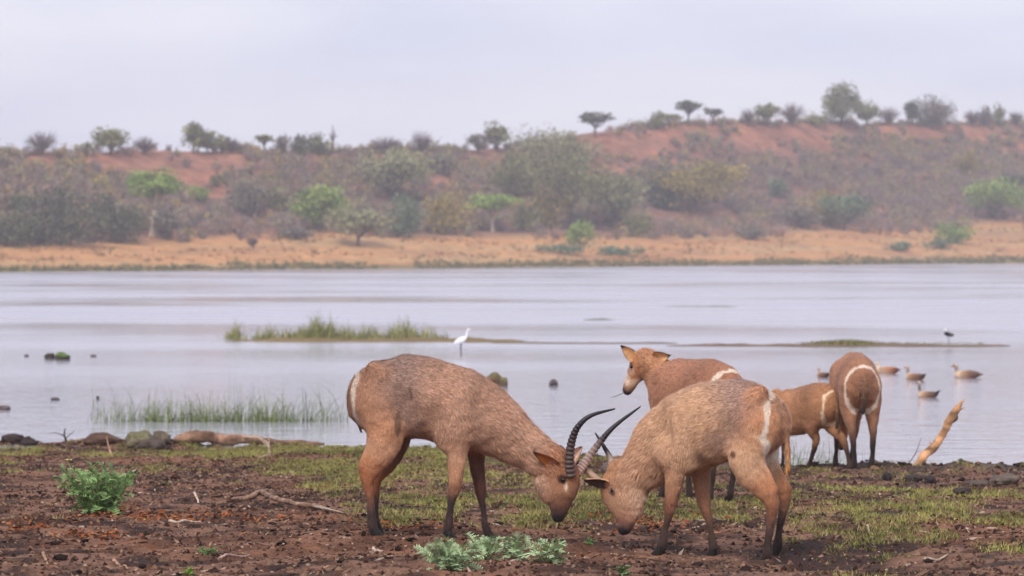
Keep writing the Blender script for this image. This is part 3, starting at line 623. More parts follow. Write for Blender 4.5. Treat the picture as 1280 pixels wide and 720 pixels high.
def horn_obj(parent, pts, r0, rings, cLow, cHigh, seed):
    n = 110; P = catmull(pts, 24); s = np.linspace(0, 1, len(P)); rad = r0 * (1 - s) ** .62 * (1 - .12 * s) + .0035
    if rings:
        ph = s * rings * 2 * np.pi; amp = .13 * (1 - sm(.55, .75, s)); rad = rad * (1 + amp * (np.abs(np.sin(ph / 2)) * 2 - 1.1))
    t = sm(.15, .6, s)[:, None]; C = np.array(cLow) * (1 - t) + np.array(cHigh) * t
    if rings: C = C * (1 + .35 * (1 - sm(.6, .8, s)) * (np.abs(np.sin(ph / 2)) * 2 - 1.1))[:, None]
    g = Geo(); put_tube(g, P, rad, C, 14); return g.make('horn', M_horn, parent, True)
def hoof_obj(parent, p, fwd, sc, c):
    g = Geo(); f = np.array([math.cos(fwd), math.sin(fwd), 0]); l = np.array([-f[1], f[0], 0]); t = np.linspace(0, 2 * np.pi, 11)[:-1]
    for sd in (-1, 1):
        V = []
        for z, fx, rx, ry in ((0, .030, .042, .019), (.012, .027, .041, .020), (.035, .014, .031, .019), (.058, .004, .024, .017)):
            V.append(np.array(p) + sc * (f * (fx + rx * np.cos(t))[:, None] + l * (sd * .019 + ry * np.sin(t))[:, None]) + np.array([0, 0, z * sc]))
        V = np.concatenate(V + [np.array(p)[None] + sc * (f * .03 + l * sd * .019)]); F = [(i * 10 + j, i * 10 + (j + 1) % 10, i * 10 + 10 + (j + 1) % 10, i * 10 + 10 + j) for i in range(3) for j in range(10)]
        n0 = g.n; g.put(V, F, c); g.T.append(np.array([(40, (j + 1) % 10, j) for j in range(10)]) + n0)
    return g.make('hoof', M_hoof, parent, True)
def eye_obj(parent, p, r):
    V = []; F = []
    for i in range(9):
        for j in range(12): a, b = math.pi * i / 8, 2 * math.pi * j / 12; V.append((p[0] + r * math.sin(a) * math.cos(b), p[1] + r * math.sin(a) * math.sin(b), p[2] + r * math.cos(a)))
    F = [(i * 12 + j, i * 12 + (j + 1) % 12, i * 12 + 12 + (j + 1) % 12, i * 12 + 12 + j) for i in range(8) for j in range(12)]
    return mk('eye', V, F, None, M_eye, parent, True)
class Animal:
    def __init__(s, name, X, Y, phi, **tags):
        s.O = np.array([X, Y, float(ground(X, Y, False))]); s.phi = phi; s.c, s.s = math.cos(phi), math.sin(phi)
        s.root = empty(name, s.O, phi, **tags); s.sk = Sculpt(); s.ears = []; s.legs = []
    def loc(s, p): d = np.asarray(p) - s.O; return np.array([d[0] * s.c + d[1] * s.s, -d[0] * s.s + d[1] * s.c, d[2]])
    def P(s, px, py, y=0.0):              # pixel ray against the plane y = const of the animal
        r = np.array([(px - 640) / FPX, 1, -(py - HOR) / FPX]); l = np.array([-s.s, s.c, 0]); o = s.O - [0, 0, CAMZ]
        return s.loc(np.array([0, 0, CAMZ]) + r * ((y + o @ l) / (r @ l)))
    def D(s, px, py, d): return s.loc(at(px, py, d))
    def leg(s, pts, hair=.015, k=.05, toe=0.0, hoofc=None, sc=1.0):
        """pts: ((x,y,z), a, b, colour) hip to pastern; the foot is let down on the ground"""
        pts = [(np.array(p, float), a, b, c) for p, a, b, c in pts]; f = pts[-1][0]
        wx = s.O[0] + f[0] * s.c - f[1] * s.s; wy = s.O[1] + f[0] * s.s + f[1] * s.c
        dz = float(ground(wx, wy)) - .016 - s.O[2] + .042 * sc - f[2]; n = len(pts); q = []
        z0 = pts[0][0][2]; pts = [pts[0]] + [(p, a * .89, b * .89, c) for p, a, b, c in pts[1:]]
        for p, a, b, c in pts: q.append((p[0], p[1], p[2] + dz * np.clip((z0 - p[2]) / max(z0 - f[2], .1), 0, 1), a, b, c))
        s.sk.chain(q, k, hair=hair, sub=3); e = q[-1]; s.legs.append((np.array([e[0], e[1], e[2] - .042 * sc]), toe, sc, hoofc if hoofc is not None else lin(34, 29, 27)))
    def finish(s, vox, nfur, seed, lscale=1.0, wid=.0021, grey=0.0):
        s.sk.build(vox); s.sk.C = np.clip((s.sk.C * (1 - grey) + s.sk.C.mean(1)[:, None] * grey) * np.array([1.06, 1.05, 1.04]) ** (grey > 0), 0, .95); V, F, C = [s.sk.V], [s.sk.F], [s.sk.C]; n = len(s.sk.V)
        for e in s.ears: v, f, c = ear_geo(*e); V.append(v); F.append(f + n); C.append(c); n += len(v)
        mk('body', np.concatenate(V), np.concatenate(F), np.concatenate(C), M_coat, s.root, True)
        for p, toe, sc, c in s.legs: hoof_obj(s.root, p, toe, sc, c)
        fv, ff, fc = s.sk.fur(nfur, seed, wid=wid, lscale=lscale); mk('fur', fv, ff, fc, M_hair, s.root)
def ring(xc, zc, ry, rz, xmax, th, col, lower=1.8):
    def f(V, C):
        q = np.sqrt((V[:, 1] / ry) ** 2 + ((V[:, 2] - zc) / rz) ** 2) + .10 * (noise(V[:, 0] * 30, V[:, 1] * 30, V[:, 2] * 30, s=3) - .5); low = sm(0, -rz, V[:, 2] - zc)
        w = (1 - sm(th * .55, th, np.abs(q - 1) * min(ry, rz) / (1 + low * (lower - 1)))) * .85 * (1 - sm(xmax - .04, xmax, V[:, 0])) * (V[:, 2] > zc - rz * 1.6)
        return C * (1 - w[:, None]) + np.array(col) * w[:, None]
    return f
K = 1.3
def cl(r, g, b): return lin(r, g, b, K)
WHITE = cl(214, 196, 178)

# ---- left antelope: head down, horns locked, seen side on
A = Animal('antelope', (560 - 640) / FPX * 23.3, 23.3, 0.0, category='antelope', group='antelopes on the lake bank',
           label='male antelope with long ridged curved horns, head lowered, facing right')
P = A.P; u = 23.3 / FPX
body, rump, grey, belly, neck = cl(168, 126, 100), cl(156, 112, 84), cl(140, 110, 96), cl(188, 150, 122), cl(176, 132, 104)
orange, cannon, dark = cl(138, 82, 48), cl(62, 47, 43), cl(46, 36, 33)
def T(a, px, py, bpx, lat, c, y=0.0, uu=None): p = a.P(px, py, y); k_ = .012 if bpx > 24 else .004; return (*p, lat - k_, bpx * (uu or u) - k_, c)
A.sk.chain([T(A, 462, 503, 22, .09, rump), T(A, 469, 500, 37, .15, rump), T(A, 482, 498, 49, .19, rump), T(A, 506, 497, 53, .225, grey), T(A, 540, 501, 52, .24, body), T(A, 570, 510, 51, .225, body), T(A, 594, 518, 46, .18, body), T(A, 612, 527, 40, .13, neck)], .05, hair=.022)
A.sk.chain([T(A, 508, 478, 34, .18, grey), T(A, 540, 480, 32, .16, cl(150, 110, 86)), T(A, 575, 489, 30, .12, body)], .05, hair=.022)
A.sk.chain([T(A, 592, 515, 44, .145, neck), T(A, 618, 532, 39, .125, neck), T(A, 642, 548, 33, .10, neck), T(A, 668, 566, 28, .085, neck), T(A, 690, 579, 23, .075, cl(160, 108, 74))], .05, hair=.038)
A.sk.chain([T(A, 695, 576, 19, .068, cl(150, 96, 62)), T(A, 700, 592, 25, .078, cl(150, 98, 66)), T(A, 699, 606, 23, .072, cl(150, 104, 74)), T(A, 699, 620, 17.5, .054, cl(120, 80, 58)), T(A, 699, 634, 12.5, .042, cl(78, 50, 40)), T(A, 697, 645, 9.5, .040, cl(46, 34, 34))], .03, hair=.012)
A.sk.chain([T(A, 678, 603, 12, .062, cl(176, 140, 114)), T(A, 684, 620, 9, .04, cl(150, 112, 90))], .03, hair=.022)
A.sk.chain([T(A, 709, 592, 13, .055, cl(136, 82, 52)), T(A, 715, 603, 9, .04, cl(104, 60, 40)), T(A, 711, 618, 7, .033, cl(78, 46, 34))], .03, hair=.010)
A.sk.chain([(*A.P(571, 505, -.13), .085, .14, body), (*A.P(568, 535, -.135), .075, .12, body)], .06, hair=.02)
A.sk.chain([(*A.P(573, 505, .13), .085, .14, body), (*A.P(580, 540, .13), .075, .12, body)], .06, hair=.02)
def L(px, py, y, b, c, a=None): return (A.P(px, py, y), a or b * .85, b, c)
A.leg([L(570, 538, -.125, .095, cl(180, 132, 100), .07), L(571, 565, -.125, .078, cl(184, 138, 106), .062), L(569.5, 590, -.12, .056, cl(178, 128, 94)), L(568, 609, -.12, .047, cl(128, 86, 62)), L(565, 624, -.12, .028, cannon), L(562, 640, -.12, .0235, cannon), L(560.5, 654, -.12, .032, cannon), L(559, 663, -.12, .031, dark)])
A.leg([L(592, 540, .12, .09, body, .07), L(595, 565, .12, .068, cl(112, 74, 54), .058), L(598, 590, .12, .050, cl(92, 62, 50)), L(600, 609, .12, .043, cl(92, 58, 46)), L(603, 626, .12, .027, cannon), L(606, 641, .12, .023, cannon), L(609, 654, .12, .031, dark), L(613, 662, .12, .030, dark)])  # far foreleg: shade painted into the coat, darker than the near one
A.leg([L(477, 508, -.10, .165, rump, .11), L(482, 535, -.125, .142, cl(176, 124, 88), .10), L(478, 558, -.13, .118, cl(180, 132, 98), .08), L(468, 577, -.13, .082, cl(172, 116, 78), .06), L(460, 592, -.13, .063, cl(150, 94, 56), .045), L(461, 607, -.13, .041, orange), L(462.5, 622, -.13, .030, cl(112, 74, 56)), L(464, 638, -.13, .026, cannon), L(464.5, 650, -.13, .034, cannon), L(467, 660, -.13, .034, dark)], toe=0)
A.leg([L(484, 512, .10, .16, rump, .11), L(492, 540, .125, .13, cl(120, 84, 62), .10), L(490, 560, .13, .10, cl(110, 76, 58), .08), L(481, 577, .13, .072, cl(128, 84, 58), .06), L(470, 592, .13, .058, cl(140, 86, 52), .045), L(469, 607, .13, .038, cl(120, 72, 46)), L(469, 622, .13, .029, cannon), L(469, 638, .13, .025, cannon), L(470, 649, .13, .036, dark), L(473, 658, .13, .033, dark)])  # far hind leg, its shaded tone likewise painted into the coat
A.sk.chain([(*A.P(450, 471, 0), .030, .016, cl(100, 76, 66)), (*A.P(442, 482, 0), .028, .012, cl(76, 60, 55)), (*A.P(440, 500, 0), .024, .010, cl(70, 55, 50)), (*A.P(444, 522, 0), .018, .009, cl(76, 60, 52)), (*A.P(450, 538, 0), .012, .008, cl(50, 38, 35))], .012, hair=.022, tail=True)
for sg in (-1, 1):
    A.sk.chain([(*A.P(468, 463, sg * .10), .05, .05, rump), (*A.P(478, 468, sg * .13), .04, .05, rump)], .05, hair=.02)            # hip bone
    A.sk.chain([(*A.P(592, 478, sg * .08), .03, .04, body), (*A.P(578, 505, sg * .165), .035, .045, body), (*A.P(563, 538, sg * .175), .035, .045, body)], .05, hair=.02)   # shoulder blade
    A.sk.chain([(*A.P(557, 552, sg * .13), .045, .055, body)] * 2, .05, hair=.02)                                                                                   # elbow
    A.sk.cut(A.P(506, 514, sg * .325), (.11, .135, .20), .05); A.sk.cut(A.P(545, 522, sg * .345), (.06, .125, .17), .05); A.sk.cut(A.P(606, 505, sg * .26), (.08, .12, .12), .06)
    A.sk.chain([(*A.P(465, 556, sg * .13), .03, .02, cl(178, 128, 92)), (*A.P(456, 572, sg * .13), .02, .017, cl(170, 114, 74)), (*A.P(451, 586, sg * .13), .022, .020, orange)], .035, hair=.01)
zc = A.P(445, 500, 0)[2]; A.sk.ringf = ring(0, zc, .105, .20, A.P(452, 500, 0)[0], .022, WHITE)
A.sk.spots += [(A.P(497, 530, -.17), (.03, .14, .11), cl(96, 70, 56), .8), (A.P(707.5, 608, -.055), (.015, .03, .045), cl(205, 180, 155), .8), (A.P(697, 648, 0), (.05, .08, .04), cl(30, 24, 26), 1), (A.P(703, 599, -.075), (.045, .05, .045), cl(54, 34, 28), .95), (A.P(512, 492, -.22), (.015, .1, .06), cl(96, 70, 58), .8)]  # the flank-fold spot is crease shade painted into the coat
A.ears += [(A.P(697, 582, -.065), A.P(667, 565, -.14), (.25, -.7, -.75), .040, cl(150, 96, 56), cl(170, 104, 56), cl(40, 28, 26), .80),
           (A.P(708, 580, .06), A.P(727, 558, .17), (.3, -.9, -.2), .045, cl(180, 120, 80), cl(196, 158, 140), cl(150, 110, 90), .9)]
horn_obj(A.root, [A.P(713, 596, -.045), A.P(712, 573, -.075), A.P(715, 551, -.10), A.P(723, 533, -.12), A.P(739, 519.5, -.12), A.P(769, 511, -.09)], .031, 21, cl(80, 66, 62), cl(32, 28, 32), 1)
horn_obj(A.root, [A.P(720, 593, .045), A.P(733, 576, .08), A.P(750, 553, .12), A.P(768, 533, .14), A.P(801, 508, .14)], .029, 21, cl(178, 150, 136), cl(34, 30, 34), 2)  # far horn: pale lower part is frontal light painted into its colour
eye_obj(A.root, A.P(704, 600, -.068), .014); eye_obj(A.root, A.P(704, 600, .068), .014)
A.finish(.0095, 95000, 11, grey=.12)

# ---- right antelope: head down against the other, rump turned a little to the camera
u = 23.1 / FPX; TH = math.radians(20)
A = Animal('antelope', (905 - 640) / FPX * 23.1, 23.1, math.pi - TH, category='antelope', group='antelopes on the lake bank',
           label='pale male antelope with short smooth horns, head lowered, facing left')
body, rump, grey, belly, neck = cl(190, 148, 114), cl(180, 128, 92), cl(152, 120, 106), cl(198, 164, 136), cl(182, 138, 106)
A.sk.chain([T(A, 962, 540, 22, .09, rump), T(A, 955, 533, 35, .145, rump), T(A, 942, 527, 45, .185, cl(176, 132, 104)), T(A, 925, 525, 50, .22, grey), T(A, 897, 529, 53, .24, body), T(A, 868, 537, 52, .23, body), T(A, 845, 546, 46, .185, body), T(A, 828, 555, 40, .14, neck)], .05, hair=.026)
A.sk.chain([T(A, 925, 504, 30, .17, grey), T(A, 890, 508, 30, .15, grey), T(A, 848, 522, 27, .11, cl(176, 136, 108))], .05, hair=.024)
A.sk.chain([T(A, 846, 546, 45, .15, neck), T(A, 825, 564, 40, .125, neck), T(A, 806, 582, 33, .10, neck), T(A, 789, 597, 26, .085, neck)], .05, hair=.052)
A.sk.chain([T(A, 775, 590, 19, .068, cl(172, 124, 90)), T(A, 777, 607, 25, .078, cl(170, 126, 96)), T(A, 781, 622, 24, .074, cl(172, 132, 104)), T(A, 783, 637, 18, .056, cl(150, 108, 84)), T(A, 783, 650, 13, .045, cl(118, 82, 68)), T(A, 781.5, 661, 9, .040, cl(44, 36, 40))], .03, hair=.013)
A.sk.chain([T(A, 798, 616, 13, .062, cl(200, 164, 136)), T(A, 795, 636, 9, .042, cl(186, 148, 122))], .03, hair=.03)
A.sk.chain([T(A, 764, 602, 13, .055, cl(160, 110, 78)), T(A, 762, 617, 11, .045, cl(140, 94, 66)), T(A, 768, 634, 9, .036, cl(120, 80, 58))], .03, hair=.011)
A.sk.chain([(*A.P(850, 535, .13), .085, .14, body), (*A.P(846, 562, .135), .075, .12, body)], .06, hair=.022)
A.sk.chain([(*A.P(850, 535, -.13), .085, .14, body), (*A.P(856, 565, -.13), .075, .12, body)], .06, hair=.022)
def L(px, py, y, b, c, a=None): return (A.P(px, py, y), a or b * .85, b, c)
A.leg([L(842, 568, .125, .10, cl(184, 142, 110), .075), L(843, 592, .125, .078, cl(176, 132, 100), .06), L(841, 614, .12, .055, cl(150, 106, 78)), L(838, 632, .12, .045, cl(126, 82, 60)), L(834, 648, .12, .027, cl(80, 58, 49)), L(831, 664, .12, .0235, cl(68, 52, 46)), L(829, 677, .12, .032, cannon), L(827, 685, .12, .030, dark)])
A.leg([L(872, 568, -.125, .09, cl(170, 124, 94), .075), L(877, 595, -.125, .066, cl(166, 124, 96), .055), L(879, 616, -.12, .052, cl(160, 116, 88)), L(882, 636, -.12, .043, cl(138, 96, 72)), L(887, 652, -.12, .027, cl(88, 64, 52)), L(890, 667, -.12, .023, cl(70, 54, 46)), L(893, 679, -.12, .033, cannon), L(893, 686, -.12, .030, dark)])
A.leg([L(944, 532, .10, .165, rump, .11), L(934, 562, .125, .14, cl(192, 150, 116), .10), L(936, 584, .13, .108, cl(184, 142, 110), .08), L(950, 602, .13, .075, cl(166, 116, 82), .058), L(963, 617, .13, .062, cl(146, 98, 68), .045), L(965, 633, .13, .041, cl(128, 84, 60)), L(963, 650, .13, .031, cl(86, 62, 52)), L(961, 666, .13, .026, cannon), L(960, 679, .13, .037, cannon), L(958, 688, .13, .034, dark)])
A.leg([L(948, 534, -.10, .16, rump, .11), L(952, 564, -.125, .13, cl(206, 182, 158), .10), L(956, 586, -.13, .10, cl(196, 162, 132), .08), L(967, 603, -.13, .072, cl(180, 132, 96), .056), L(979, 617, -.13, .058, cl(136, 92, 66), .045), L(980, 633, -.13, .039, cl(104, 72, 54)), L(977, 650, -.13, .029, cl(66, 50, 44)), L(974, 666, -.13, .025, cannon), L(973, 681, -.13, .036, dark), L(970, 690, -.13, .033, dark)])
A.sk.chain([(*A.P(972, 506, 0), .036, .024, cl(150, 112, 88)), (*A.P(981, 520, 0), .036, .020, cl(160, 120, 92)), (*A.P(984, 545, 0), .028, .016, cl(170, 126, 92)), (*A.P(985, 568, 0), .022, .014, cl(178, 128, 84)), (*A.P(984, 588, 0), .014, .010, cl(190, 130, 70))], .02, hair=.032, tail=True)
for sg in (-1, 1):
    A.sk.chain([(*A.P(950, 492, sg * .10), .05, .05, rump), (*A.P(942, 498, sg * .13), .04, .05, rump)], .05, hair=.02)
    A.sk.chain([(*A.P(836, 508, sg * .07), .03, .04, body), (*A.P(846, 532, sg * .165), .035, .045, body), (*A.P(856, 564, sg * .175), .035, .045, body)], .05, hair=.02)
    A.sk.chain([(*A.P(860, 578, sg * .13), .045, .055, body)] * 2, .05, hair=.02)
    A.sk.cut(A.P(908, 546, sg * .325), (.11, .135, .20), .05); A.sk.cut(A.P(872, 552, sg * .34), (.06, .125, .17), .05); A.sk.cut(A.P(823, 540, sg * .26), (.08, .12, .12), .06)
    q_ = 0 if sg > 0 else 15; A.sk.chain([(*A.P(953 + q_, 580, sg * .13), .03, .02, cl(186, 142, 110)), (*A.P(963 + q_, 597, sg * .13), .02, .017, cl(170, 118, 84)), (*A.P(969.5 + q_, 612, sg * .13), .022, .020, cl(158, 102, 68))], .035, hair=.01)
p = A.P(968, 535, 0); A.sk.ringf = ring(0, p[2], .182, .215, p[0] + .17, .016, WHITE, 2.0)
A.sk.spots += [(A.P(892, 553, .22), (.10, .12, .10), cl(150, 118, 104), .6), (A.P(917, 568, .18), (.028, .1, .03), cl(92, 58, 44), .9), (A.P(876, 572, .2), (.05, .1, .05), cl(116, 86, 74), .7), (A.P(781, 664, 0), (.045, .08, .035), cl(30, 26, 30), 1), (A.P(765, 615, .07), (.03, .04, .03), cl(66, 46, 38), .85), (A.P(977, 545, 0), (.03, .03, .10), cl(96, 62, 50), .7)]
A.ears += [(A.P(760, 604, .062), A.P(730, 600, .13), (.35, .8, -.55), .042, cl(190, 146, 112), cl(74, 56, 50), cl(50, 38, 36), .85),
           (A.P(768, 590, -.06), A.P(776, 574, -.17), (.5, .7, -.2), .042, cl(176, 136, 106), cl(120, 90, 78), cl(60, 44, 40), .9)]
horn_obj(A.root, [A.P(750, 603, .045), A.P(733, 588, .02), A.P(716, 573, -.02), A.P(700, 556.5, -.05)], .022, 0, cl(156, 124, 104), cl(44, 38, 40), 3)
horn_obj(A.root, [A.P(767, 589, -.05), A.P(763, 573, -.09), A.P(756, 560, -.11), A.P(744, 541, -.12)], .022, 0, cl(170, 146, 130), cl(44, 38, 40), 4)
eye_obj(A.root, A.P(766, 613, .060), .014); eye_obj(A.root, A.P(766, 613, -.060), .014)
A.finish(.0095, 95000, 12, grey=.07)

# ---- three more, built from one plan in metres
def plan(A, sc, cs, fat=1.0, neck=None, head=None, hside=(0, 1, 0), legs=None, vox=.012, nfur=26000, seed=1, ringp=None, eyes=(), hump=1.0, slope=0.0):
    body, top, leg, lowleg, nk = cs
    def q(x, z, b, a, c): return (x * sc, 0, (z - slope * max(0, x + .35)) * sc, a * sc * fat, b * sc, c)
    A.sk.chain([q(-.49, .92, .10, .09, body), q(-.455, .91, .18, .14, body), q(-.38, .895, .24, .18, body), q(-.22, .885, .275, .235, top), q(0, .865, .285, .255, body), q(.25, .87, .27, .23, body), q(.40, .86, .23, .175, body), q(.50, .85, .16, .12, body)], .05, hair=.018)
    A.sk.chain([q(-.38, 1.0, .15, .07, top), q(-.1, 1.0, .165 * hump, .085, top), q(.28, 1.0, .155, .075, top)], .05, hair=.018)
    A.sk.chain([(*p, a, b, nk) for p, a, b in neck], .06, hair=.03)
    A.sk.chain(head, .03, side=hside, hair=.010)
    for sd in (1, -1): A.sk.chain([(.33 * sc, sd * .12 * sc, .92 * sc, .08 * sc, .14 * sc, body), (.36 * sc, sd * .12 * sc, .74 * sc, .07 * sc, .11 * sc, body)], .06, hair=.018)
    for kind, dx, y, foot in legs:
        if kind == 'h': base = [((-.37, y * .8, .85), .11, .165), ((-.33, y, .66), .095, .14), ((-.36, y, .55), .075, .10), ((-.44, y, .45), .05, .066), ((-.465, y, .38), .042, .052), ((-.46, y, .28), .032, .038), ((-.44, y, .18), .027, .030), ((-.43, y, .09), .032, .036), ((-.41, y, .045), .028, .031)]
        else: base = [((.36, y, .70), .075, .10), ((.37, y, .55), .058, .072), ((.37, y, .43), .046, .052), ((.37, y, .37), .042, .046), ((.37, y, .26), .028, .031), ((.37, y, .16), .025, .027), ((.375, y, .09), .030, .034), ((.39, y, .045), .027, .030)]
        out = []; n = len(base)
        for i, (p, a, b) in enumerate(base):
            f = np.clip((.8 - p[2]) / .75, 0, 1); p = np.array(p) * sc + np.array([dx, 0, 0]) * f
            if foot is not None: e = np.array([foot[0], foot[1]]) - (np.array(base[-1][0][:2]) * sc + [dx, 0]); p[:2] += e * f
            t = i / (n - 1); c = np.array(body) * (1 - sm(.15, .5, t)) + np.array(leg) * sm(.15, .5, t); c = c * (1 - sm(.42, .66, t)) + np.array(lowleg) * sm(.42, .66, t); out.append((p, a * sc, b * sc, c))
        A.leg(out, sc=sc * .95)
    A.sk.chain([(-.53 * sc, 0, 1.01 * sc, .032 * sc, .02, top * .6), (-.615 * sc, 0, .94 * sc, .036 * sc, .020, top * .40), (-.632 * sc, .005, .80 * sc, .030 * sc, .018, body * .32), (-.615 * sc, .01, .60 * sc, .024 * sc, .014, lowleg * .7)], .008, hair=.022, tail=True)
    if ringp: A.sk.ringf = ring(*ringp)
    for e in eyes: eye_obj(A.root, e, .018 * sc)
    A.finish(vox, nfur, seed, wid=.0035)
# standing female behind, looking away to the left
TH = math.radians(62)
A = Animal('antelope', 1.51, 29.4, math.pi - TH, category='antelope', group='antelopes on the lake bank', label='hornless reddish antelope standing behind the fighting pair, head raised and ears out')
g0 = A.O[2]; nb = cl(166, 118, 86)
po, no = A.D(806, 449, 29.95), A.D(784, 487, 30.05); fw = no - po; hs = np.cross([0, 0, 1], fw); hs /= np.linalg.norm(hs); fl = np.linalg.norm(fw); fu = fw / fl; hu = np.cross(fu, hs)
if hu[2] < 0: hu = -hu
def hp(t, up=0.0, sd=0.0): return po + fu * t * fl + hu * up + hs * sd
hd = [(*hp(-.05), .075, .080, nb), (*hp(.2), .085, .088, cl(170, 114, 78)), (*hp(.5), .068, .078, cl(170, 112, 76)), (*hp(.8), .05, .058, cl(176, 134, 106)), (*hp(1.0), .042, .042, cl(60, 46, 44))]
nk = [(np.array([.36, .0, .90]), .15, .20), (np.array([.50, .03, .98]), .115, .165), (po * .45 + np.array([.52, .03, 1.0]) * .55 + [0, 0, .0], .10, .135), (po * .85 + np.array([.52, .03, 1.0]) * .15, .085, .105)]
A.sk.spots += [(hp(.42, .02, .08), (.05, .05, .06), WHITE, .4), (hp(.72, .02, .045), (.05, .06, .07), cl(220, 198, 178), .55), (hp(.42, .02, -.08), (.05, .05, .06), WHITE, .7), (hp(.62, -.06, 0), (.14, .10, .06), cl(220, 196, 172), .5), (hp(1.08), (.05, .05, .04), cl(28, 24, 26), 1)]
EF = np.array([-A.s * 1.0 + .35 * A.c, -A.c * 1.0 - .35 * A.s, .1]); lt, rt = A.D(776, 432, 29.9), A.D(838, 444, 29.7)
lb, rb = A.D(793, 449, 29.93), A.D(818, 449, 29.8)
A.ears += [(lb, lt, EF, .050, cl(184, 134, 92), cl(188, 142, 100), cl(24, 20, 22), .68), (rb, rt, EF, .058, cl(196, 138, 90), cl(196, 152, 108), cl(24, 20, 22), .68)]
plan(A, .985, (cl(150, 104, 80), cl(132, 92, 72), cl(112, 76, 58), cl(56, 44, 40), nb), 1.0, nk, hd, hs, [('h', 0, .13, None), ('h', .10, -.13, None), ('f', 0, .11, None), ('f', -.08, -.11, None)], .010, 34000, 21, (0, .86, .17, .215, -.36, .011, WHITE), (hp(.30, .03, .078), hp(.30, .03, -.078)))
mk('grass_stem', *tube([at(763, 497.5, 30.1), at(772, 494.5, 30.08), at(782, 490, 30.02)], [.002, .003, .003], 5)[:2], lin(110, 110, 100), M_herb, label='thin grass stem held in the mouth of the standing reddish antelope', category='grass stem')
# cow seen from behind at the water's edge
TH = math.radians(87)
A = Animal('antelope', 3.49, 36.62, math.pi - TH, category='antelope', group='antelopes on the lake bank', label='broad antelope seen from behind, white ring round its tail, at the water edge')
hd = [(.86, 0, .52, .07, .08, cl(140, 88, 60)), (.93, 0, .40, .08, .088, cl(140, 88, 60)), (.97, 0, .28, .06, .07, cl(140, 92, 66)), (.99, 0, .19, .045, .05, cl(60, 46, 42))]
nk = [(np.array([.40, 0, .82]), .15, .19), (np.array([.55, 0, .76]), .12, .16), (np.array([.72, 0, .65]), .10, .125), (np.array([.84, 0, .55]), .08, .10)]
A.sk.spots += [((-.6, .03, .86), (.06, .02, .12), cl(96, 60, 44), .6), ((-.6, -.03, .86), (.06, .02, .12), cl(96, 60, 44), .6)]  # shade of the creases beside the tail, painted into the coat
plan(A, 1.02, (cl(150, 106, 80), cl(132, 94, 76), cl(108, 76, 58), cl(48, 38, 36), cl(146, 102, 76)), .84, nk, hd, (0, 1, 0), [('h', 0, .125, (-.42, .065)), ('h', .0, -.125, (-.42, -.105)), ('f', 0, .11, (.36, .15)), ('f', .05, -.11, (.42, -.02))], .012, 26000, 22, (0, .84, .175, .235, -.28, .011, WHITE, 2.6))
# calf beside it, hind legs apart
TH = math.radians(48)
A = Animal('antelope', 2.98, 36.95, math.pi - TH, category='antelope', group='antelopes on the lake bank', label='small orange-brown calf bending down with hind legs apart beside the broad one')
s_ = .80
hd = [(.66, 0, .52, .06, .065, cl(170, 106, 62)), (.72, 0, .42, .065, .07, cl(170, 106, 62)), (.76, 0, .32, .05, .055, cl(160, 104, 66)), (.78, 0, .25, .036, .038, cl(60, 46, 42))]
nk = [(np.array([.30, 0, .66]), .11, .15), (np.array([.43, 0, .64]), .085, .12), (np.array([.56, 0, .59]), .07, .09), (np.array([.65, 0, .54]), .06, .075)]
fA, fB = A.D(1009, 586, 37.0), A.D(1062, 596, 36.55)
plan(A, s_, (cl(160, 114, 82), cl(130, 92, 68), cl(134, 94, 66), cl(66, 48, 40), cl(148, 104, 74)), .86, nk, hd, (0, 1, 0), [('h', 0, .11, fA[:2]), ('h', 0, -.11, fB[:2]), ('f', 0, .10, None), ('f', .06, -.10, None)], .009, 22000, 23, (0, .68, .125, .17, -.26, .010, cl(226, 196, 166), 2.0), hump=1.12, slope=.24)
# ------------------------------------------------------------------ low mud islands in the lake
def mudbank(name, px0, px1, py, depth, hgt, col, seed, label, d=None):
    d = d or FPX * CAMZ / (py - HOR); a, b = at(px0, py, d), at(px1, py, d); n = max(24, int((b[0] - a[0]) / .12)); m = 11; r = np.random.default_rng(seed)
    s = np.linspace(0, 1, n); t = np.linspace(-1, 1, m); V = []
    for j in t:
        x = a[0] + (b[0] - a[0]) * s; e = (np.clip(s * (1 - s) * 4, 0, 1)) ** .35 * (.55 + .9 * fbm(s * n / 14, 0 * s + seed, 3, seed))
        y = d + j * depth * .5 * e + (fbm(s * n / 30, 0 * s + 5, 2, seed + 1) - .5) * depth * .5
        z = hgt * e * (1 - j * j) * (.35 + 1.3 * fbm(x * 1.6, y * 1.6, 3, seed + 2)) - .03 * abs(j) ** 3 - .012
        V.append(np.stack([x, y, z], 1))
    V = np.concatenate(V); c = col * (.75 + .5 * fbm(V[:, 0] * 2, V[:, 1] * 2, 3, seed + 3))[:, None]
    return mk(name, V, gridF(m, n), c, M_soil, smooth=True, kind='structure', label=label)
mudbank('mud_islet', 285, 660, 426.5, 2.6, .10, lin(140, 120, 84) * .8, 1, 'low grassy islet in the lake left of centre')
mudbank('mud_spit', 830, 1268, 433, 3.0, .085, lin(132, 112, 94) * .8, 2, 'low mud spit across the right half of the lake')
mudbank('mud_bar', 610, 850, 429.5, 1.6, .06, lin(136, 124, 110) * .8, 3, 'thin mud bar between the islet and the spit')
mudbank('mud_bar', 828, 925, 383.5, 1.4, .045, lin(126, 130, 96) * .8, 4, 'far thin green sliver of mud in open water')
mudbank('mud_bar', 728, 772, 400, 1.2, .04, lin(130, 128, 104) * .8, 5, 'short far sliver of mud above the thin bar')
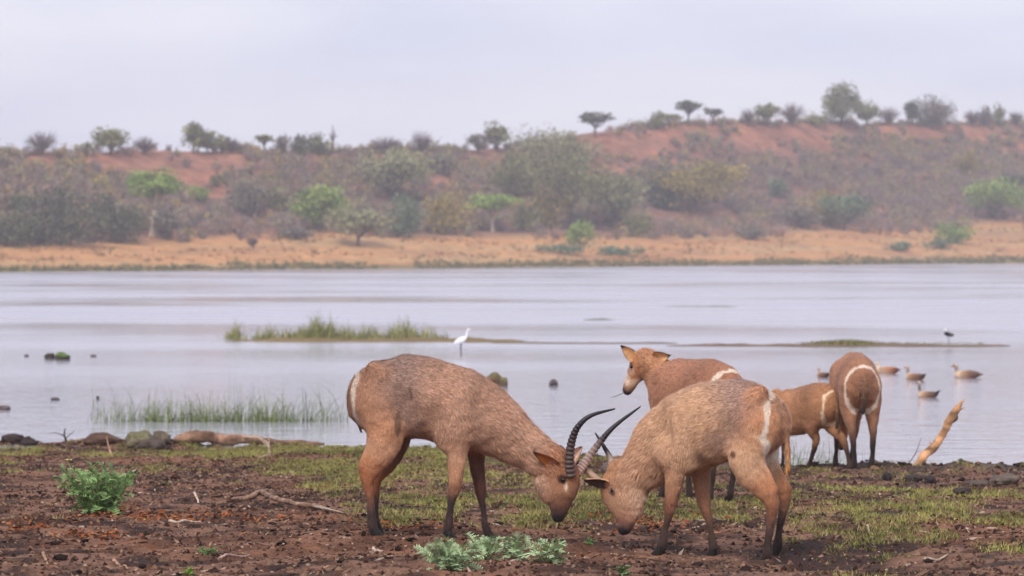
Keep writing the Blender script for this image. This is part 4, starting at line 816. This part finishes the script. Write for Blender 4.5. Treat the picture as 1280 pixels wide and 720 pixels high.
def blades(g, r, C, h, lean, wid, cA, cB, segs=3, droop=.5):
    n = len(C); a = r.uniform(0, 2 * np.pi, n); ln = np.abs(r.normal(0, lean, n)) * h; dr = np.stack([np.cos(a), np.sin(a), 0 * a], 1); sd = np.stack([-np.sin(a), np.cos(a), 0 * a], 1) * .6 + r.normal(0, .4, (n, 3)) * [1, 1, 0]
    sd /= np.linalg.norm(sd, axis=1)[:, None]; sd[:, 0] = np.where(np.abs(sd[:, 0]) < .3, .5, sd[:, 0]); rows = []
    for i in range(segs + 1):
        t = i / segs; P = C + dr * (ln * t ** 2.0)[:, None] + np.array([0, 0, 1.0]) * (h * (t - droop * t ** 3 * np.clip(ln / h, 0, 1)))[:, None]; w = wid * (1 - t) ** .7 + .0008
        rows += [P - sd * w, P + sd * w]
    V = np.stack(rows, 1).reshape(-1, 3); b = np.arange(n)[:, None] * (2 * segs + 2); F = np.concatenate([np.stack([b[:, 0] + 2 * i, b[:, 0] + 2 * i + 1, b[:, 0] + 2 * i + 3, b[:, 0] + 2 * i + 2], 1) for i in range(segs)])
    t = r.uniform(0, 1, (n, 1)); c = (cA * (1 - t) + cB * t) * r.uniform(.75, 1.2, (n, 1)); g.put(V, F, np.repeat(c, 2 * segs + 2, axis=0))
r = np.random.default_rng(31)
# grass on the islet (too fine to count) and on the spit
g = Geo(); n = 2600; px = np.concatenate([r.normal(395, 34, 1300), r.uniform(315, 560, 800), r.normal(500, 26, 320), r.normal(291, 6, 180)]); d = 98 + r.normal(0, .5, n); hh = .10 + .36 * r.uniform(0, 1, n) ** 2.2 + .30 * np.exp(-((px - 400) / 34) ** 2) * r.uniform(.3, 1, n) + .18 * np.exp(-((px - 505) / 28) ** 2) + .12 * (px < 300)
hh = hh * (.55 + .9 * noise(px / 7, px * 0)); blades(g, r, np.stack([(px - 640) / FPX * d, d, 0 * d + .03], 1), hh, .6, .010, lin(116, 124, 76) * .9, lin(180, 174, 120) * .9)
g.make('islet_grass', M_herb, kind='stuff', label='green grass growing on the low islet', category='grass')
g = Geo(); n = 1500; px = np.concatenate([r.normal(1058, 22, 1000), r.uniform(1000, 1230, 500)]); d = 92.6 + r.normal(0, .6, n)
blades(g, r, np.stack([(px - 640) / FPX * d, d, 0 * d + .05], 1), r.uniform(.04, .15, n) * (.35 + .65 * np.exp(-((px - 1058) / 40) ** 2)), .6, .014, lin(116, 116, 66) * .85, lin(156, 146, 92) * .85)
g.make('spit_grass', M_herb, kind='stuff', label='low green grass on the mud spit', category='grass')
# sedges standing in the shallows
def sedge(px0, px1, py, n, hmean, hmax, label, d=None, wid=.0038, cA=lin(96, 116, 66), cB=lin(146, 160, 96), tall=12):
    d = d or FPX * CAMZ / (py - HOR); a = at((px0 + px1) / 2, py, d); W = (px1 - px0) / FPX * d; root = empty('sedge_clump', (a[0], a[1], -.02), label=label, category='sedge', group='sedges in the shallows')
    g = Geo(); n3 = n // 2; x = (r.beta(1.9, 2.1, n3) - .5) * W; blades(g, r, np.stack([x, r.normal(0, W * .04, n3), 0 * x], 1), r.uniform(.3, 1, n3) * hmean * .6, .8, wid * 1.3, cA * .7, cB * .75, 3, .5)
    x = (r.beta(1.5, 1.7, n) + .05 * np.sin(r.integers(0, 9, n) * 2.1) - .5) * W; C = np.stack([x, r.normal(0, W * .05, n), 0 * x], 1); blades(g, r, C, r.uniform(.5, 1.5, n) * hmean, .8, wid, cA * .85, cB * .85, 4, .55)
    x = (r.uniform(0, 1, tall) - .5) * W * .96; blades(g, r, np.stack([x, r.normal(0, W * .04, tall), 0 * x], 1), r.uniform(.55, 1, tall) * hmax, .6, wid * 1.15, lin(74, 80, 62) * .8, lin(112, 114, 86) * .8, 6, .6); g.make('blades', M_herb, root, kind='stuff')
sedge(122, 440, 527, 640, .42, .95, 'wide green sedge patch standing in the shallows on the left', tall=26)
sedge(112, 126, 522, 5, .28, .3, 'few lone sedge shoots left of the wide sedge patch', tall=2)
sedge(966, 1056, 590, 260, .42, .62, 'sedge tuft in the water behind the calf', d=38.6, tall=10)
sedge(1078, 1104, 592, 26, .34, .5, 'few sedge shoots behind the legs of the broad antelope', d=38.4, tall=5)
# ------------------------------------------------------------------ stones, logs, sticks
def rock(name, c, size, col, seed, label, cat='rock', group=None, mat_=None, moss=None, sub=3):
    r = np.random.default_rng(seed); V = ico_v.copy(); F = ico_f.copy()
    for _ in range(sub):
        e = {}; nf = []; V = list(V)
        def mid(a, b):
            k = (min(a, b), max(a, b))
            if k not in e: m = np.array(V[a]) + np.array(V[b]); V.append(m / np.linalg.norm(m)); e[k] = len(V) - 1
            return e[k]
        for a, b, c_ in F: ab, bc, ca = mid(a, b), mid(b, c_), mid(c_, a); nf += [(a, ab, ca), (b, bc, ab), (c_, ca, bc), (ab, bc, ca)]
        F = np.array(nf); V = np.array(V)
    o = r.uniform(0, 50, 3); f = 1 + .55 * (noise(V[:, 0] * 1.3 + o[0], V[:, 1] * 1.3 + o[1], V[:, 2] * 1.3 + o[2]) - .5) + .3 * (noise(V[:, 0] * 3 + o[1], V[:, 1] * 3 + o[2], V[:, 2] * 3 + o[0]) - .5) + .14 * (noise(V[:, 0] * 7 + o[1], V[:, 1] * 7 + o[2], V[:, 2] * 7 + o[0]) - .5)
    P = V * f[:, None] * np.array(size) * .5; C = np.tile(col, (len(V), 1)) * (.75 + .5 * noise(V[:, 0] * 4 + o[0], V[:, 1] * 4, V[:, 2] * 4))[:, None]
    if moss is not None: m = (sm(.1, .6, V[:, 2] + noise(V[:, 0] * 5, V[:, 1] * 5, V[:, 2] * 5) - .5))[:, None]; C = C * (1 - m) + moss * m
    ob = mk(name, P, F, C, mat_ or M_stone, smooth=True, label=label, category=cat); ob.location = c
    if group: ob['group'] = group
    return ob
def wat(px, py): d = FPX * CAMZ / (py - HOR); return at(px, py, d), d / FPX
def wrock(px, py, w, h, col, seed, label, moss=None, name='rock', dep=1.2):
    p, k = wat(px, py); return rock(name, p + [0, 0, h * k * .30], (w * k, w * k * dep, h * k * 1.35), col, seed, label, 'rock', 'stones in the lake', None, moss)
wrock(617, 482, 19, 17, lin(126, 96, 70) * .8, 1, 'larger brown stone in the water above the left antelope', lin(120, 108, 70) * .8)
wrock(630, 483, 9, 13, lin(112, 92, 70) * .8, 2, 'small upright stone against the larger brown water stone', lin(130, 124, 80) * .8)
wrock(692, 482, 12, 8, lin(92, 80, 80) * .8, 3, 'small dark stone alone in the water right of the brown ones')
wrock(62, 449, 12, 8, lin(72, 62, 54) * .8, 4, 'dark stone in the water left of the green-topped one')
wrock(78, 450, 19, 10, lin(78, 70, 58) * .8, 5, 'green-topped jagged stone in the water on the left', lin(98, 124, 56) * .8)
wrock(33, 446, 6, 3, lin(90, 78, 74) * .8, 6, 'tiny stone left of the dark water stone')
wrock(117, 446, 7, 3, lin(96, 82, 78) * .8, 7, 'tiny stone right of the green-topped water stone')
wrock(4, 512, 20, 5, lin(112, 94, 90) * .8, 8, 'flat mud lump in the water at the left edge')
wrock(69, 500, 11, 3, lin(84, 74, 74) * .8, 9, 'small flat dark lump in the water left of the sedge patch')
wrock(122, 499, 4, 4, lin(74, 66, 66) * .8, 10, 'tiny dark knob in the water by the sedge patch')
def brock(px, py, w, h, col, seed, label, up=.32, dep=1.0, moss=None):
    p = gp(px, py); k = p[1] / FPX; return rock('rock', p + [0, 0, h * k * up], (w * k, w * k * dep, h * k * 1.3), col, seed, label, 'rock', 'stones on the shore', None, moss)
brock(15, 556, 30, 13, lin(66, 52, 48) * .8, 20, 'dark lump on the shore at the far left')
brock(37, 556, 18, 9, lin(62, 50, 46) * .8, 21, 'small dark lump on the shore second from the left edge')
brock(126, 556, 42, 14, lin(98, 72, 58) * .8, 22, 'long brown stone on the left shore')
brock(174, 559, 36, 20, lin(130, 120, 96) * .8, 23, 'grey-green stone, left of two piled on the shore', moss=lin(122, 116, 84) * .8)
brock(190, 561, 34, 14, lin(96, 82, 74) * .8, 24, 'brown stone leaning in front of the grey-green shore stone')
brock(202, 556, 20, 15, lin(112, 98, 82) * .8, 25, 'round stone right of the grey-green stone, by the log')
brock(1256, 605, 34, 12, lin(112, 98, 88) * .75, 26, 'grey flat boulder on the right shore edge')
brock(1222, 607, 30, 7, lin(104, 88, 78) * .7, 27, 'low grey mud-caked stone left of the flat boulder')
brock(1109, 600, 13, 10, lin(58, 50, 50) * .8, 28, 'small dark peaked lump right of the broad antelope')
brock(1140, 602, 22, 8, lin(62, 52, 50) * .8, 29, 'dark lump in front of the leaning dead branch')
brock(1163, 604, 14, 10, lin(58, 50, 50) * .8, 30, 'small dark knob at the foot of the leaning dead branch')
brock(1205, 618, 22, 9, lin(70, 58, 54) * .8, 31, 'dark clod below the low grey stone on the right shore')
brock(765, 592, 26, 16, lin(120, 106, 100) * .8, 32, 'grey stone on the shore seen between the two lowered heads')
def stick(name, pts, rad, col, label, cat, sides=8, forks=(), rough=.0, group=None, seed=0):
    r = np.random.default_rng(seed); g = Geo(); base = np.array(pts[0]); root = empty(name, base, label=label, category=cat)
    if group: root['group'] = group
    P = catmull(np.array(pts) - base, 12); s = np.linspace(0, 1, len(P)); R = np.interp(s, np.linspace(0, 1, len(rad)), rad)
    P[1:-1] += np.stack([noise(s[1:-1] * 11 + seed * 3 + q_, 0 * s[1:-1]) - .5 for q_ in (0, 5, 9)], 1) * (R[1:-1] * rough * 3)[:, None]; R = R * (1 + rough * 1.6 * (noise(s * 6.3 + seed, s * 0) - .5))
    put_tube(g, P, R, col * (.85 + .3 * r.uniform(0, 1, len(P)))[:, None], sides)
    V = g.V[0]; ax = np.vstack([np.repeat(P, sides, axis=0), P[0], P[-1]]); fr = .5 / max(rad); f = 1 + 3.5 * rough * (noise(V[:, 0] * fr * 1.0 + 9, V[:, 1] * fr * 3, V[:, 2] * fr * 3) - .5) + 2.5 * rough * (noise(V[:, 0] * fr * 2.2 + 9, V[:, 1] * fr * 7, V[:, 2] * fr * 7) - .5); g.V[0] = ax + (V - ax) * f[:, None]; g.C[0] = g.C[0] * (1 + 1.6 * (noise(V[:, 0] * fr, V[:, 1] * fr * 4, V[:, 2] * fr * 4, s=5) - .5))[:, None]
    g.make('stem', M_wood, root, True)
    for f in forks:
        g = Geo(); Q = catmull(np.array(f[0]) - base, 5); put_tube(g, Q, np.linspace(f[1], f[1] * .25, len(Q)), (f[2] if len(f) > 2 else col), 6); g.make('twig', M_wood, root, True)
    return root
def gz(px, py, up=.0): p = gp(px, py); return p + [0, 0, up]
LD = 46.4
def la(px, py): return at(px, py, LD)
lz = ground(la(218, 555)[0], LD)
def lg(px, up, dd=0.0): x = (px - 640) / FPX * (LD + dd); return np.array([x, LD + dd, max(float(ground(x, LD + dd)), 0) + up])
stick('driftwood_log', [lg(217, .075), lg(245, .085), lg(275, .085), lg(300, .09), lg(325, .075), lg(350, .055, -.1), lg(378, .05, -.2), lg(405, .05, -.3)], [.055, .07, .075, .078, .06, .05, .042, .04, .015], lin(142, 110, 90) * .85, 'weathered brown driftwood log lying along the left shore', 'log', 14, [([lg(300, .13), lg(322, .10, -.3), lg(332, .06, -.6)], .022, lin(196, 168, 144) * .85)], .18, seed=3)
p1 = gz(337, 571); k = p1[1] / FPX
stick('twig', [p1, p1 + [-.02, 0, .14], p1 + [-.10, .05, .20], p1 + [-.20, .1, .24]], [.014, .012, .010, .006], lin(206, 180, 158) * .85, 'pale forked twig leaning on the driftwood log', 'twig', 6, [([p1 + [-.01, 0, .1], p1 + [-.01, 0, .22], p1 + [-.05, 0, .30]], .008), ([p1 + [-.02, 0, .02], p1 + [-.10, -.1, .0], p1 + [-.13, -.1, -.005]], .010)], .1)
p1 = gz(82, 552); stick('twig', [p1, p1 + [-.02, 0, .08], p1 + [-.01, 0, .16]], [.014, .012, .006], lin(70, 58, 54) * .85, 'dark forked twig sticking up on the left shore', 'twig', 6, [([p1 + [-.01, 0, .05], p1 + [-.12, 0, .10], p1 + [-.22, 0, .09]], .008), ([p1 + [0, 0, .03], p1 + [.08, 0, .10], p1 + [.12, 0, .13]], .007)], .1)
p1 = gz(140, 572); stick('twig', [p1, p1 + [-.06, .2, .10], p1 + [-.10, .3, .22]], [.010, .009, .005], lin(186, 150, 120) * .8, 'short tan twig slanting on the bank below the long brown stone', 'twig', 6, [], .1)
def lay(px0, py0, px1, py1, rad, col, label, bow=.02, lift=.012, n=5, seed=0, name='stick', cat='stick'):
    r = np.random.default_rng(seed + 60); a, b = gz(px0, py0), gz(px1, py1); pts = []
    for t in np.linspace(0, 1, n):
        q = a * (1 - t) + b * t; q[1] += r.normal(0, bow * 4); q[0] += r.normal(0, bow * .3); q[2] = float(ground(q[0], q[1])) + lift + abs(r.normal(0, bow * .5)); pts.append(q)
    return stick(name, pts, [rad, rad * .95, rad * .7, rad * .35], col * .85, label, cat, 7, [], .12, 'sticks lying on the bank', seed)
a = gz(290, 629); stick('branch', [a + [0, 0, .03], gz(312, 629, .045), gz(326, 627, .075), gz(342, 632, .05), gz(370, 635, .03), gz(392, 637, .025), gz(408, 641, .025), gz(436, 646, .015)], [.012, .022, .026, .022, .02, .02, .014, .006], lin(146, 116, 98) * .85, 'long dark crooked branch lying on the soil left of the antelopes', 'branch', 8, [([gz(392, 637, .02), gz(415, 643, .03), gz(430, 645, .02)], .012, lin(196, 174, 156) * .85)], .12, 'sticks lying on the bank', 4)
lay(212, 654, 250, 656, .010, lin(212, 188, 166), 'straight pale stick lying right of the thistle bush', .01, seed=1)
lay(275, 701, 312, 698, .010, lin(196, 160, 146), 'pale pinkish stick lying on bare soil, lower left', .008, seed=2)
lay(52, 695, 60, 708, .010, lin(176, 140, 108), 'short tan stick at the bottom left corner', .005, seed=3)
lay(142, 704, 160, 714, .010, lin(186, 146, 120), 'short bent stick at the bottom edge, left', .006, seed=4)
lay(243, 618, 250, 628, .010, lin(224, 200, 180), 'small white curved stick right of the thistle bush', .006, seed=5)
lay(196, 585, 226, 586, .012, lin(150, 120, 100), 'brown stick lying on the bank under the driftwood log', .006, seed=6)
lay(1155, 702, 1187, 699, .011, lin(198, 176, 152), 'pale stick lying on the turf at lower right', .006, seed=7)
lay(1085, 660, 1092, 672, .008, lin(200, 178, 150), 'thin pale stick standing out of the right turf', .004, seed=8)
lay(466, 690, 478, 692, .010, lin(214, 190, 172), 'curled white chip on bare soil under the left antelope', .006, seed=9)
# leaning dead branch standing in the water, thin twig beside it
sd = 38.6
q = lambda px, py, dd=0: at(px, py, sd + dd)
stick('dead_branch', [q(1138, 604), q(1146, 586), q(1158, 568), q(1170, 556), q(1182, 536), q(1190, 521), q(1197, 510), q(1205, 500)], [.075, .062, .050, .046, .044, .042, .036, .008], lin(196, 148, 108) * .88, 'bleached dead branch leaning out of the shallows at right', 'dead branch', 12, [([q(1192, 519), q(1199, 513.5), q(1206, 509)], .020), ([q(1187, 529), q(1196, 524), q(1197, 518)], .022, lin(110, 76, 54) * .85), ([q(1168, 560), q(1162, 552)], .020)], .10, seed=5)
stick('twig', [q(1126, 592), q(1137, 578), q(1144, 568), q(1149, 556), q(1152, 547)], [.006, .006, .005, .004, .002], lin(120, 110, 108) * .85, 'thin grey twig rising from the water left of the dead branch', 'twig', 5, [([q(1144, 568), q(1150, 562)], .003), ([q(1137, 578), q(1134, 570)], .003)], .05, seed=6)
sd = 98.0
stick('dead_branch', [q(583, 431), q(592, 426), q(600, 431), q(620, 429)], [.05, .06, .05, .02], lin(120, 96, 76) * .85, 'broken brown branch on the islet beside the white egret', 'dead branch', 6, [([q(592, 427), q(586, 420)], .04), ([q(620, 430), q(640, 427), q(652, 430)], .03)], .1)
# ------------------------------------------------------------------ thistle-leaved herbs
def lobed_leaf(L, W, seed, cA, cB):
    r = np.random.default_rng(seed); n = 8; V = []; F = []; C = []; T = []
    cur = lambda t: np.array([L * (t - .10 * t ** 3), 0, L * (.32 * t - .55 * t * t)])
    for i in range(n + 1):
        t = i / n; c = cur(t); w = W * .10 * (1 - t) + .0012; V += [c + [0, -w, .3 * w], c + [0, 0, -.001], c + [0, w, .3 * w]]; C += [cA, cB, cA]
    for i in range(n): b = i * 3; F += [(b, b + 1, b + 4, b + 3), (b + 1, b + 2, b + 5, b + 4)]
    for i in range(n):
        for sd in (-1, 1):
            t0 = (i + .1) / n; ln = W * (.35 + .65 * math.sin(math.pi * (t0 * .8 + .15))) * r.uniform(.75, 1.1); c0, c1 = cur(t0), cur(t0 + .085)
            tip = cur(min(1, t0 + .16)) + np.array([.03 * L, sd * ln, .16 * L * r.uniform(-.4, 1)]); m = c0 * .55 + tip * .45 + np.array([-.015 * L, 0, .004])
            k = len(V); V += [c0, m, tip, c1]; C += [cA * .85, cA, cB * 1.15, cA * .85]; F += [(k, k + 1, k + 2, k + 3)]
    return mesh('leaf', V, np.array(F), np.clip(np.array(C), 0, .95), M_herb)
def herb(px, py, wpx, hpx, nst, nlf, pal, seed, label, L=.12, flower=None, group='thistle plants on the bank', flat=.0, name='thistle'):
    r = np.random.default_rng(seed); p = gp(px, py); k = p[1] / FPX; W, H = wpx * k, hpx * k; root = empty(name, p, label=label, category='thistle', group=group)
    ms = [lobed_leaf(L * q_, L * .34 * q_, seed * 10 + i, pal[0] * f, pal[1] * f) for i, (q_, f) in enumerate([(1, 1), (.85, .7), (1.1, 1.12), (.7, 1.2), (.95, .55)])]
    for s in range(nst):
        a = s * 2.4 + r.normal(0, .3); rr = math.sqrt((s + .5) / nst) * (W * .5 - L * .35); top = np.array([math.cos(a) * rr, math.sin(a) * rr * .8, (H - L * .25) * (1 - .28 * (rr / (W * .5)) ** 2) * r.uniform(.72, 1.02)]); b = np.array([top[0] * .25, top[1] * .25, -.01])
        S = catmull([b, b * .5 + top * .5 + [0, 0, .06 * H], top], 5); g = Geo(); put_tube(g, S, np.linspace(.006, .003, len(S)), pal[0], 5); g.make('stem', M_herb, root, True)
        for i in range(nlf):
            t = (i + .6) / nlf; t = .12 + .88 * t; q_ = S[min(len(S) - 1, int(t * (len(S) - 1)))]; o = add('leaf', ms[r.integers(len(ms))], root); o.location = q_ + r.normal(0, .008, 3)
            o.rotation_euler = (r.normal(0, .35), -(.75 * t + .05 - flat) + r.normal(0, .28), i * 2.4 + a + r.normal(0, .3)); sc = (1.05 - .45 * t) * r.uniform(.8, 1.15); o.scale = (sc, sc, sc)
    if flower is not None:
        fp = gp(px, py) * 0 + flower - p; g = Geo(); put_tube(g, catmull([fp * [.5, .5, .6], fp * [.9, .9, .85], fp], 4), .0035, pal[0], 5)
        g.make('stem', M_herb, root, True); V = []; F = []
        for i in range(6):
            a0 = i * math.pi / 3; c_, s_2 = math.cos(a0), math.sin(a0); d1 = np.array([c_, s_2, .5]); t1 = np.array([-s_2, c_, 0]); b0 = len(V); V += [fp, fp + d1 * .016 + t1 * .014, fp + d1 * .032 + t1 * .008, fp + d1 * .032 - t1 * .008, fp + d1 * .016 - t1 * .014]; F += [(b0, b0 + 1, b0 + 2, b0 + 3), (b0, b0 + 3, b0 + 4, b0 + 4)]
        F = np.array(F); mk('flower', V, [F[F[:, 2] != F[:, 3]], F[F[:, 2] == F[:, 3]][:, :3]], lin(232, 224, 140) * .9, M_herb, root)
    return root
GP = (lin(112, 146, 80), lin(164, 190, 132)); GPALE = (lin(146, 172, 122), lin(198, 214, 172)); GMID = (lin(110, 140, 84) * .9, lin(150, 172, 116) * .9)
pf = gp(125, 641); herb(125, 642, 138, 70, 34, 9, GP, 1, 'green bushy thistle with one yellow flower on the left bank', .13, at(85, 577, pf[1] - .1), flat=.0)
herb(564, 713, 116, 44, 14, 7, GPALE, 2, 'largest pale thistle, leftmost of the row in front of the left antelope', .14)
herb(606, 699, 60, 34, 6, 7, GPALE, 3, 'pale thistle second from left in the foreground row', .13)
herb(642, 699, 58, 33, 6, 7, GPALE, 4, 'pale thistle third from left in the foreground row', .13)
herb(685, 703, 64, 32, 6, 7, GPALE, 5, 'pale thistle at the right end of the foreground row', .13)
herb(778, 719, 26, 12, 4, 6, GMID, 6, 'small green thistle at the bottom edge under the right antelope', .075)
herb(738, 680, 16, 8, 3, 5, GMID, 7, 'tiny green sprig on soil below the two heads', .05)
herb(262, 692, 44, 9, 5, 6, GMID, 8, 'low dull green sprig on bare soil, lower left', .06, flat=.4)
herb(236, 720, 14, 9, 3, 5, (lin(110, 150, 50), lin(160, 196, 90)), 9, 'tiny bright green sprig at the bottom edge, left', .05)
# ------------------------------------------------------------------ water birds
def bird(name, px, py, phi, label, parts, eyes, cat, group=None, d=None, z=0.0, vox=.011, sc=1.0):
    d = d or FPX * CAMZ / (py - HOR); root = empty(name, (*at(px, py, d)[:2], z), phi, label=label, category=cat)
    if group: root['group'] = group
    S = Sculpt(); S.rough = False
    for pts, k in parts: S.chain([(p[0] * sc, p[1] * sc, p[2] * sc, p[3] * sc, p[4] * sc, p[5]) for p in pts], k * sc)
    S.build(vox); mk('body', S.V, S.F, S.C, M_bird, root, True)
    for e in eyes: eye_obj(root, np.array(e) * sc, .008 * sc)
    return root
def goose(px, py, phi, label, up=.24, hl=.10, pal=None, sc=1.0, tailup=.03):
    b, w, t, n, h = pal or (cl(140, 108, 84), cl(112, 82, 64), cl(40, 34, 34), cl(130, 112, 100), cl(160, 144, 130))
    parts = [([(-.24, 0, .07 + tailup, .03, .025, t), (-.17, 0, .065, .085, .06, w), (-.02, 0, .05, .125, .095, b), (.12, 0, .05, .11, .088, cl(190, 166, 142)), (.19, 0, .06, .07, .06, cl(190, 166, 144))], .03),
             ([(-.20, .06, .09, .02, .03, t), (-.06, .085, .085, .05, .06, w), (.08, .08, .075, .045, .055, cl(136, 100, 76))], .02), ([(-.20, -.06, .09, .02, .03, t), (-.06, -.085, .085, .05, .06, w), (.08, -.08, .075, .045, .055, cl(136, 100, 76))], .02),
             ([(-.30, 0, .085 + tailup * 1.6, .02, .012, t), (-.22, 0, .08 + tailup, .035, .025, t)], .015),
             ([(.16, 0, .08, .055, .055, cl(160, 136, 114)), (.20, 0, .08 + up * .45, .036, .038, n), (.205, 0, .08 + up * .85, .030, .032, n), (.22, 0, .08 + up, .032, .034, cl(170, 150, 134))], .025),
             ([(.205, 0, .085 + up, .035, .037, cl(176, 156, 140)), (.245, 0, .085 + up, .034, .034, h)], .015), ([(.26, 0, .078 + up, .018, .016, cl(150, 100, 92)), (.315, 0, .066 + up, .014, .008, cl(170, 104, 96))], .008)]
    return bird('goose', px, py, phi, label, parts, [(.245, s * .031, .092 + up) for s in (1, -1)], 'goose', 'geese on the lake', sc=sc)
PI = math.pi
goose(1109, 467, PI - .55, 'brown-backed goose with a pale head, leftmost of the swimming four', .12, pal=(cl(190, 168, 142), cl(150, 94, 66), cl(72, 46, 38), cl(196, 182, 162), cl(216, 206, 190)), sc=.98, tailup=.0)
goose(1144, 475, PI - .75, 'goose second from left, neck upright, swimming', .20, sc=.86)
goose(1209, 472.5, PI - .05, 'long low goose farthest right, stretched on the water', .15, pal=(cl(140, 108, 88), cl(98, 76, 64), cl(96, 78, 70), cl(118, 104, 96), cl(120, 106, 100)), sc=1.02, tailup=-.01)
goose(1160, 497, PI - .35, 'nearest goose with a raised dark tail, below the others', .26, pal=(cl(136, 106, 86), cl(96, 76, 64), cl(30, 26, 28), cl(96, 84, 78), cl(104, 90, 84)), sc=.72, tailup=.05)
goose(1029, 472, PI / 2 + .5, 'small distant goose behind the calf, seen end on', .16, sc=.70)
ww = cl(250, 248, 244)
egr = bird('egret', 577, 441, .15, 'white egret standing in the water by the islet', [([(-.20, 0, .27, .018, .02, ww), (-.13, 0, .30, .055, .06, ww), (0, 0, .36, .075, .085, ww), (.08, 0, .40, .05, .055, ww)], .02), ([(.07, 0, .40, .032, .04, ww), (.13, 0, .46, .022, .024, ww), (.15, 0, .56, .018, .020, ww), (.17, 0, .63, .017, .019, ww), (.20, 0, .655, .02, .022, ww)], .02), ([(.19, 0, .66, .022, .024, ww), (.235, 0, .655, .018, .017, ww)], .01), ([(.25, 0, .65, .010, .009, cl(220, 180, 90)), (.34, 0, .64, .005, .005, cl(220, 180, 90))], .006)], [(.225, .018, .66), (.225, -.018, .66)], 'egret', vox=.010, sc=.86)
for sd_, fx in ((.03, .0), (-.03, -.03)):
    V, q_, t_ = tube(np.array([[fx, sd_, .27], [fx - .01, sd_, .14], [fx + .01, sd_, -.05]]) * .86, [.010, .008, .007], 6); mk('leg', V, q_, cl(50, 48, 46), M_bird, egr, True)
lap = bird('lapwing', 1186, 431, PI + .5, 'small black and white wader standing on the mud spit', [([(-.13, 0, .13, .012, .012, cl(40, 36, 38)), (-.05, 0, .14, .04, .04, cl(80, 76, 80)), (.05, 0, .16, .042, .045, cl(36, 32, 34)), (.08, 0, .19, .022, .025, cl(30, 28, 30)), (.085, 0, .225, .024, .024, cl(240, 238, 236)), (.085, 0, .245, .022, .020, cl(245, 243, 240))], .012), ([(.10, 0, .228, .008, .007, cl(40, 36, 36)), (.14, 0, .224, .004, .004, cl(40, 36, 36))], .004)], [], 'wader', d=92.2, z=.12, vox=.009, sc=1.25)
for sd_ in (.015, -.015):
    V, q_, t_ = tube(np.array([[0, sd_, .12], [.0, sd_, .05], [.005, sd_, -.03]]), [.005, .004, .004], 5); mk('leg', V, q_, cl(50, 46, 46), M_bird, lap, True)
# ------------------------------------------------------------------ the hazy air
hm = bpy.data.materials.new('haze'); hm.use_nodes = True; t = hm.node_tree; t.nodes.clear()
pv = t.nodes.new('ShaderNodeVolumePrincipled'); pv.inputs['Color'].default_value = (.93, .93, .97, 1); pv.inputs['Density'].default_value = HAZE; pv.inputs['Anisotropy'].default_value = .7
mo = t.nodes.new('ShaderNodeOutputMaterial'); t.links.new(pv.outputs[0], mo.inputs['Volume'])
x0, x1, y0, y1, z0, z1 = -900, 900, -60, 1150, -2.6, 38
mk('haze', [(x0, y0, z0), (x1, y0, z0), (x1, y1, z0), (x0, y1, z0), (x0, y0, z1), (x1, y0, z1), (x1, y1, z1), (x0, y1, z1)], np.array([(3, 2, 1, 0), (4, 5, 6, 7), (0, 1, 5, 4), (1, 2, 6, 5), (2, 3, 7, 6), (3, 0, 4, 7)]), None, hm, kind='stuff', label='pale haze in the air over the lake', category='haze')
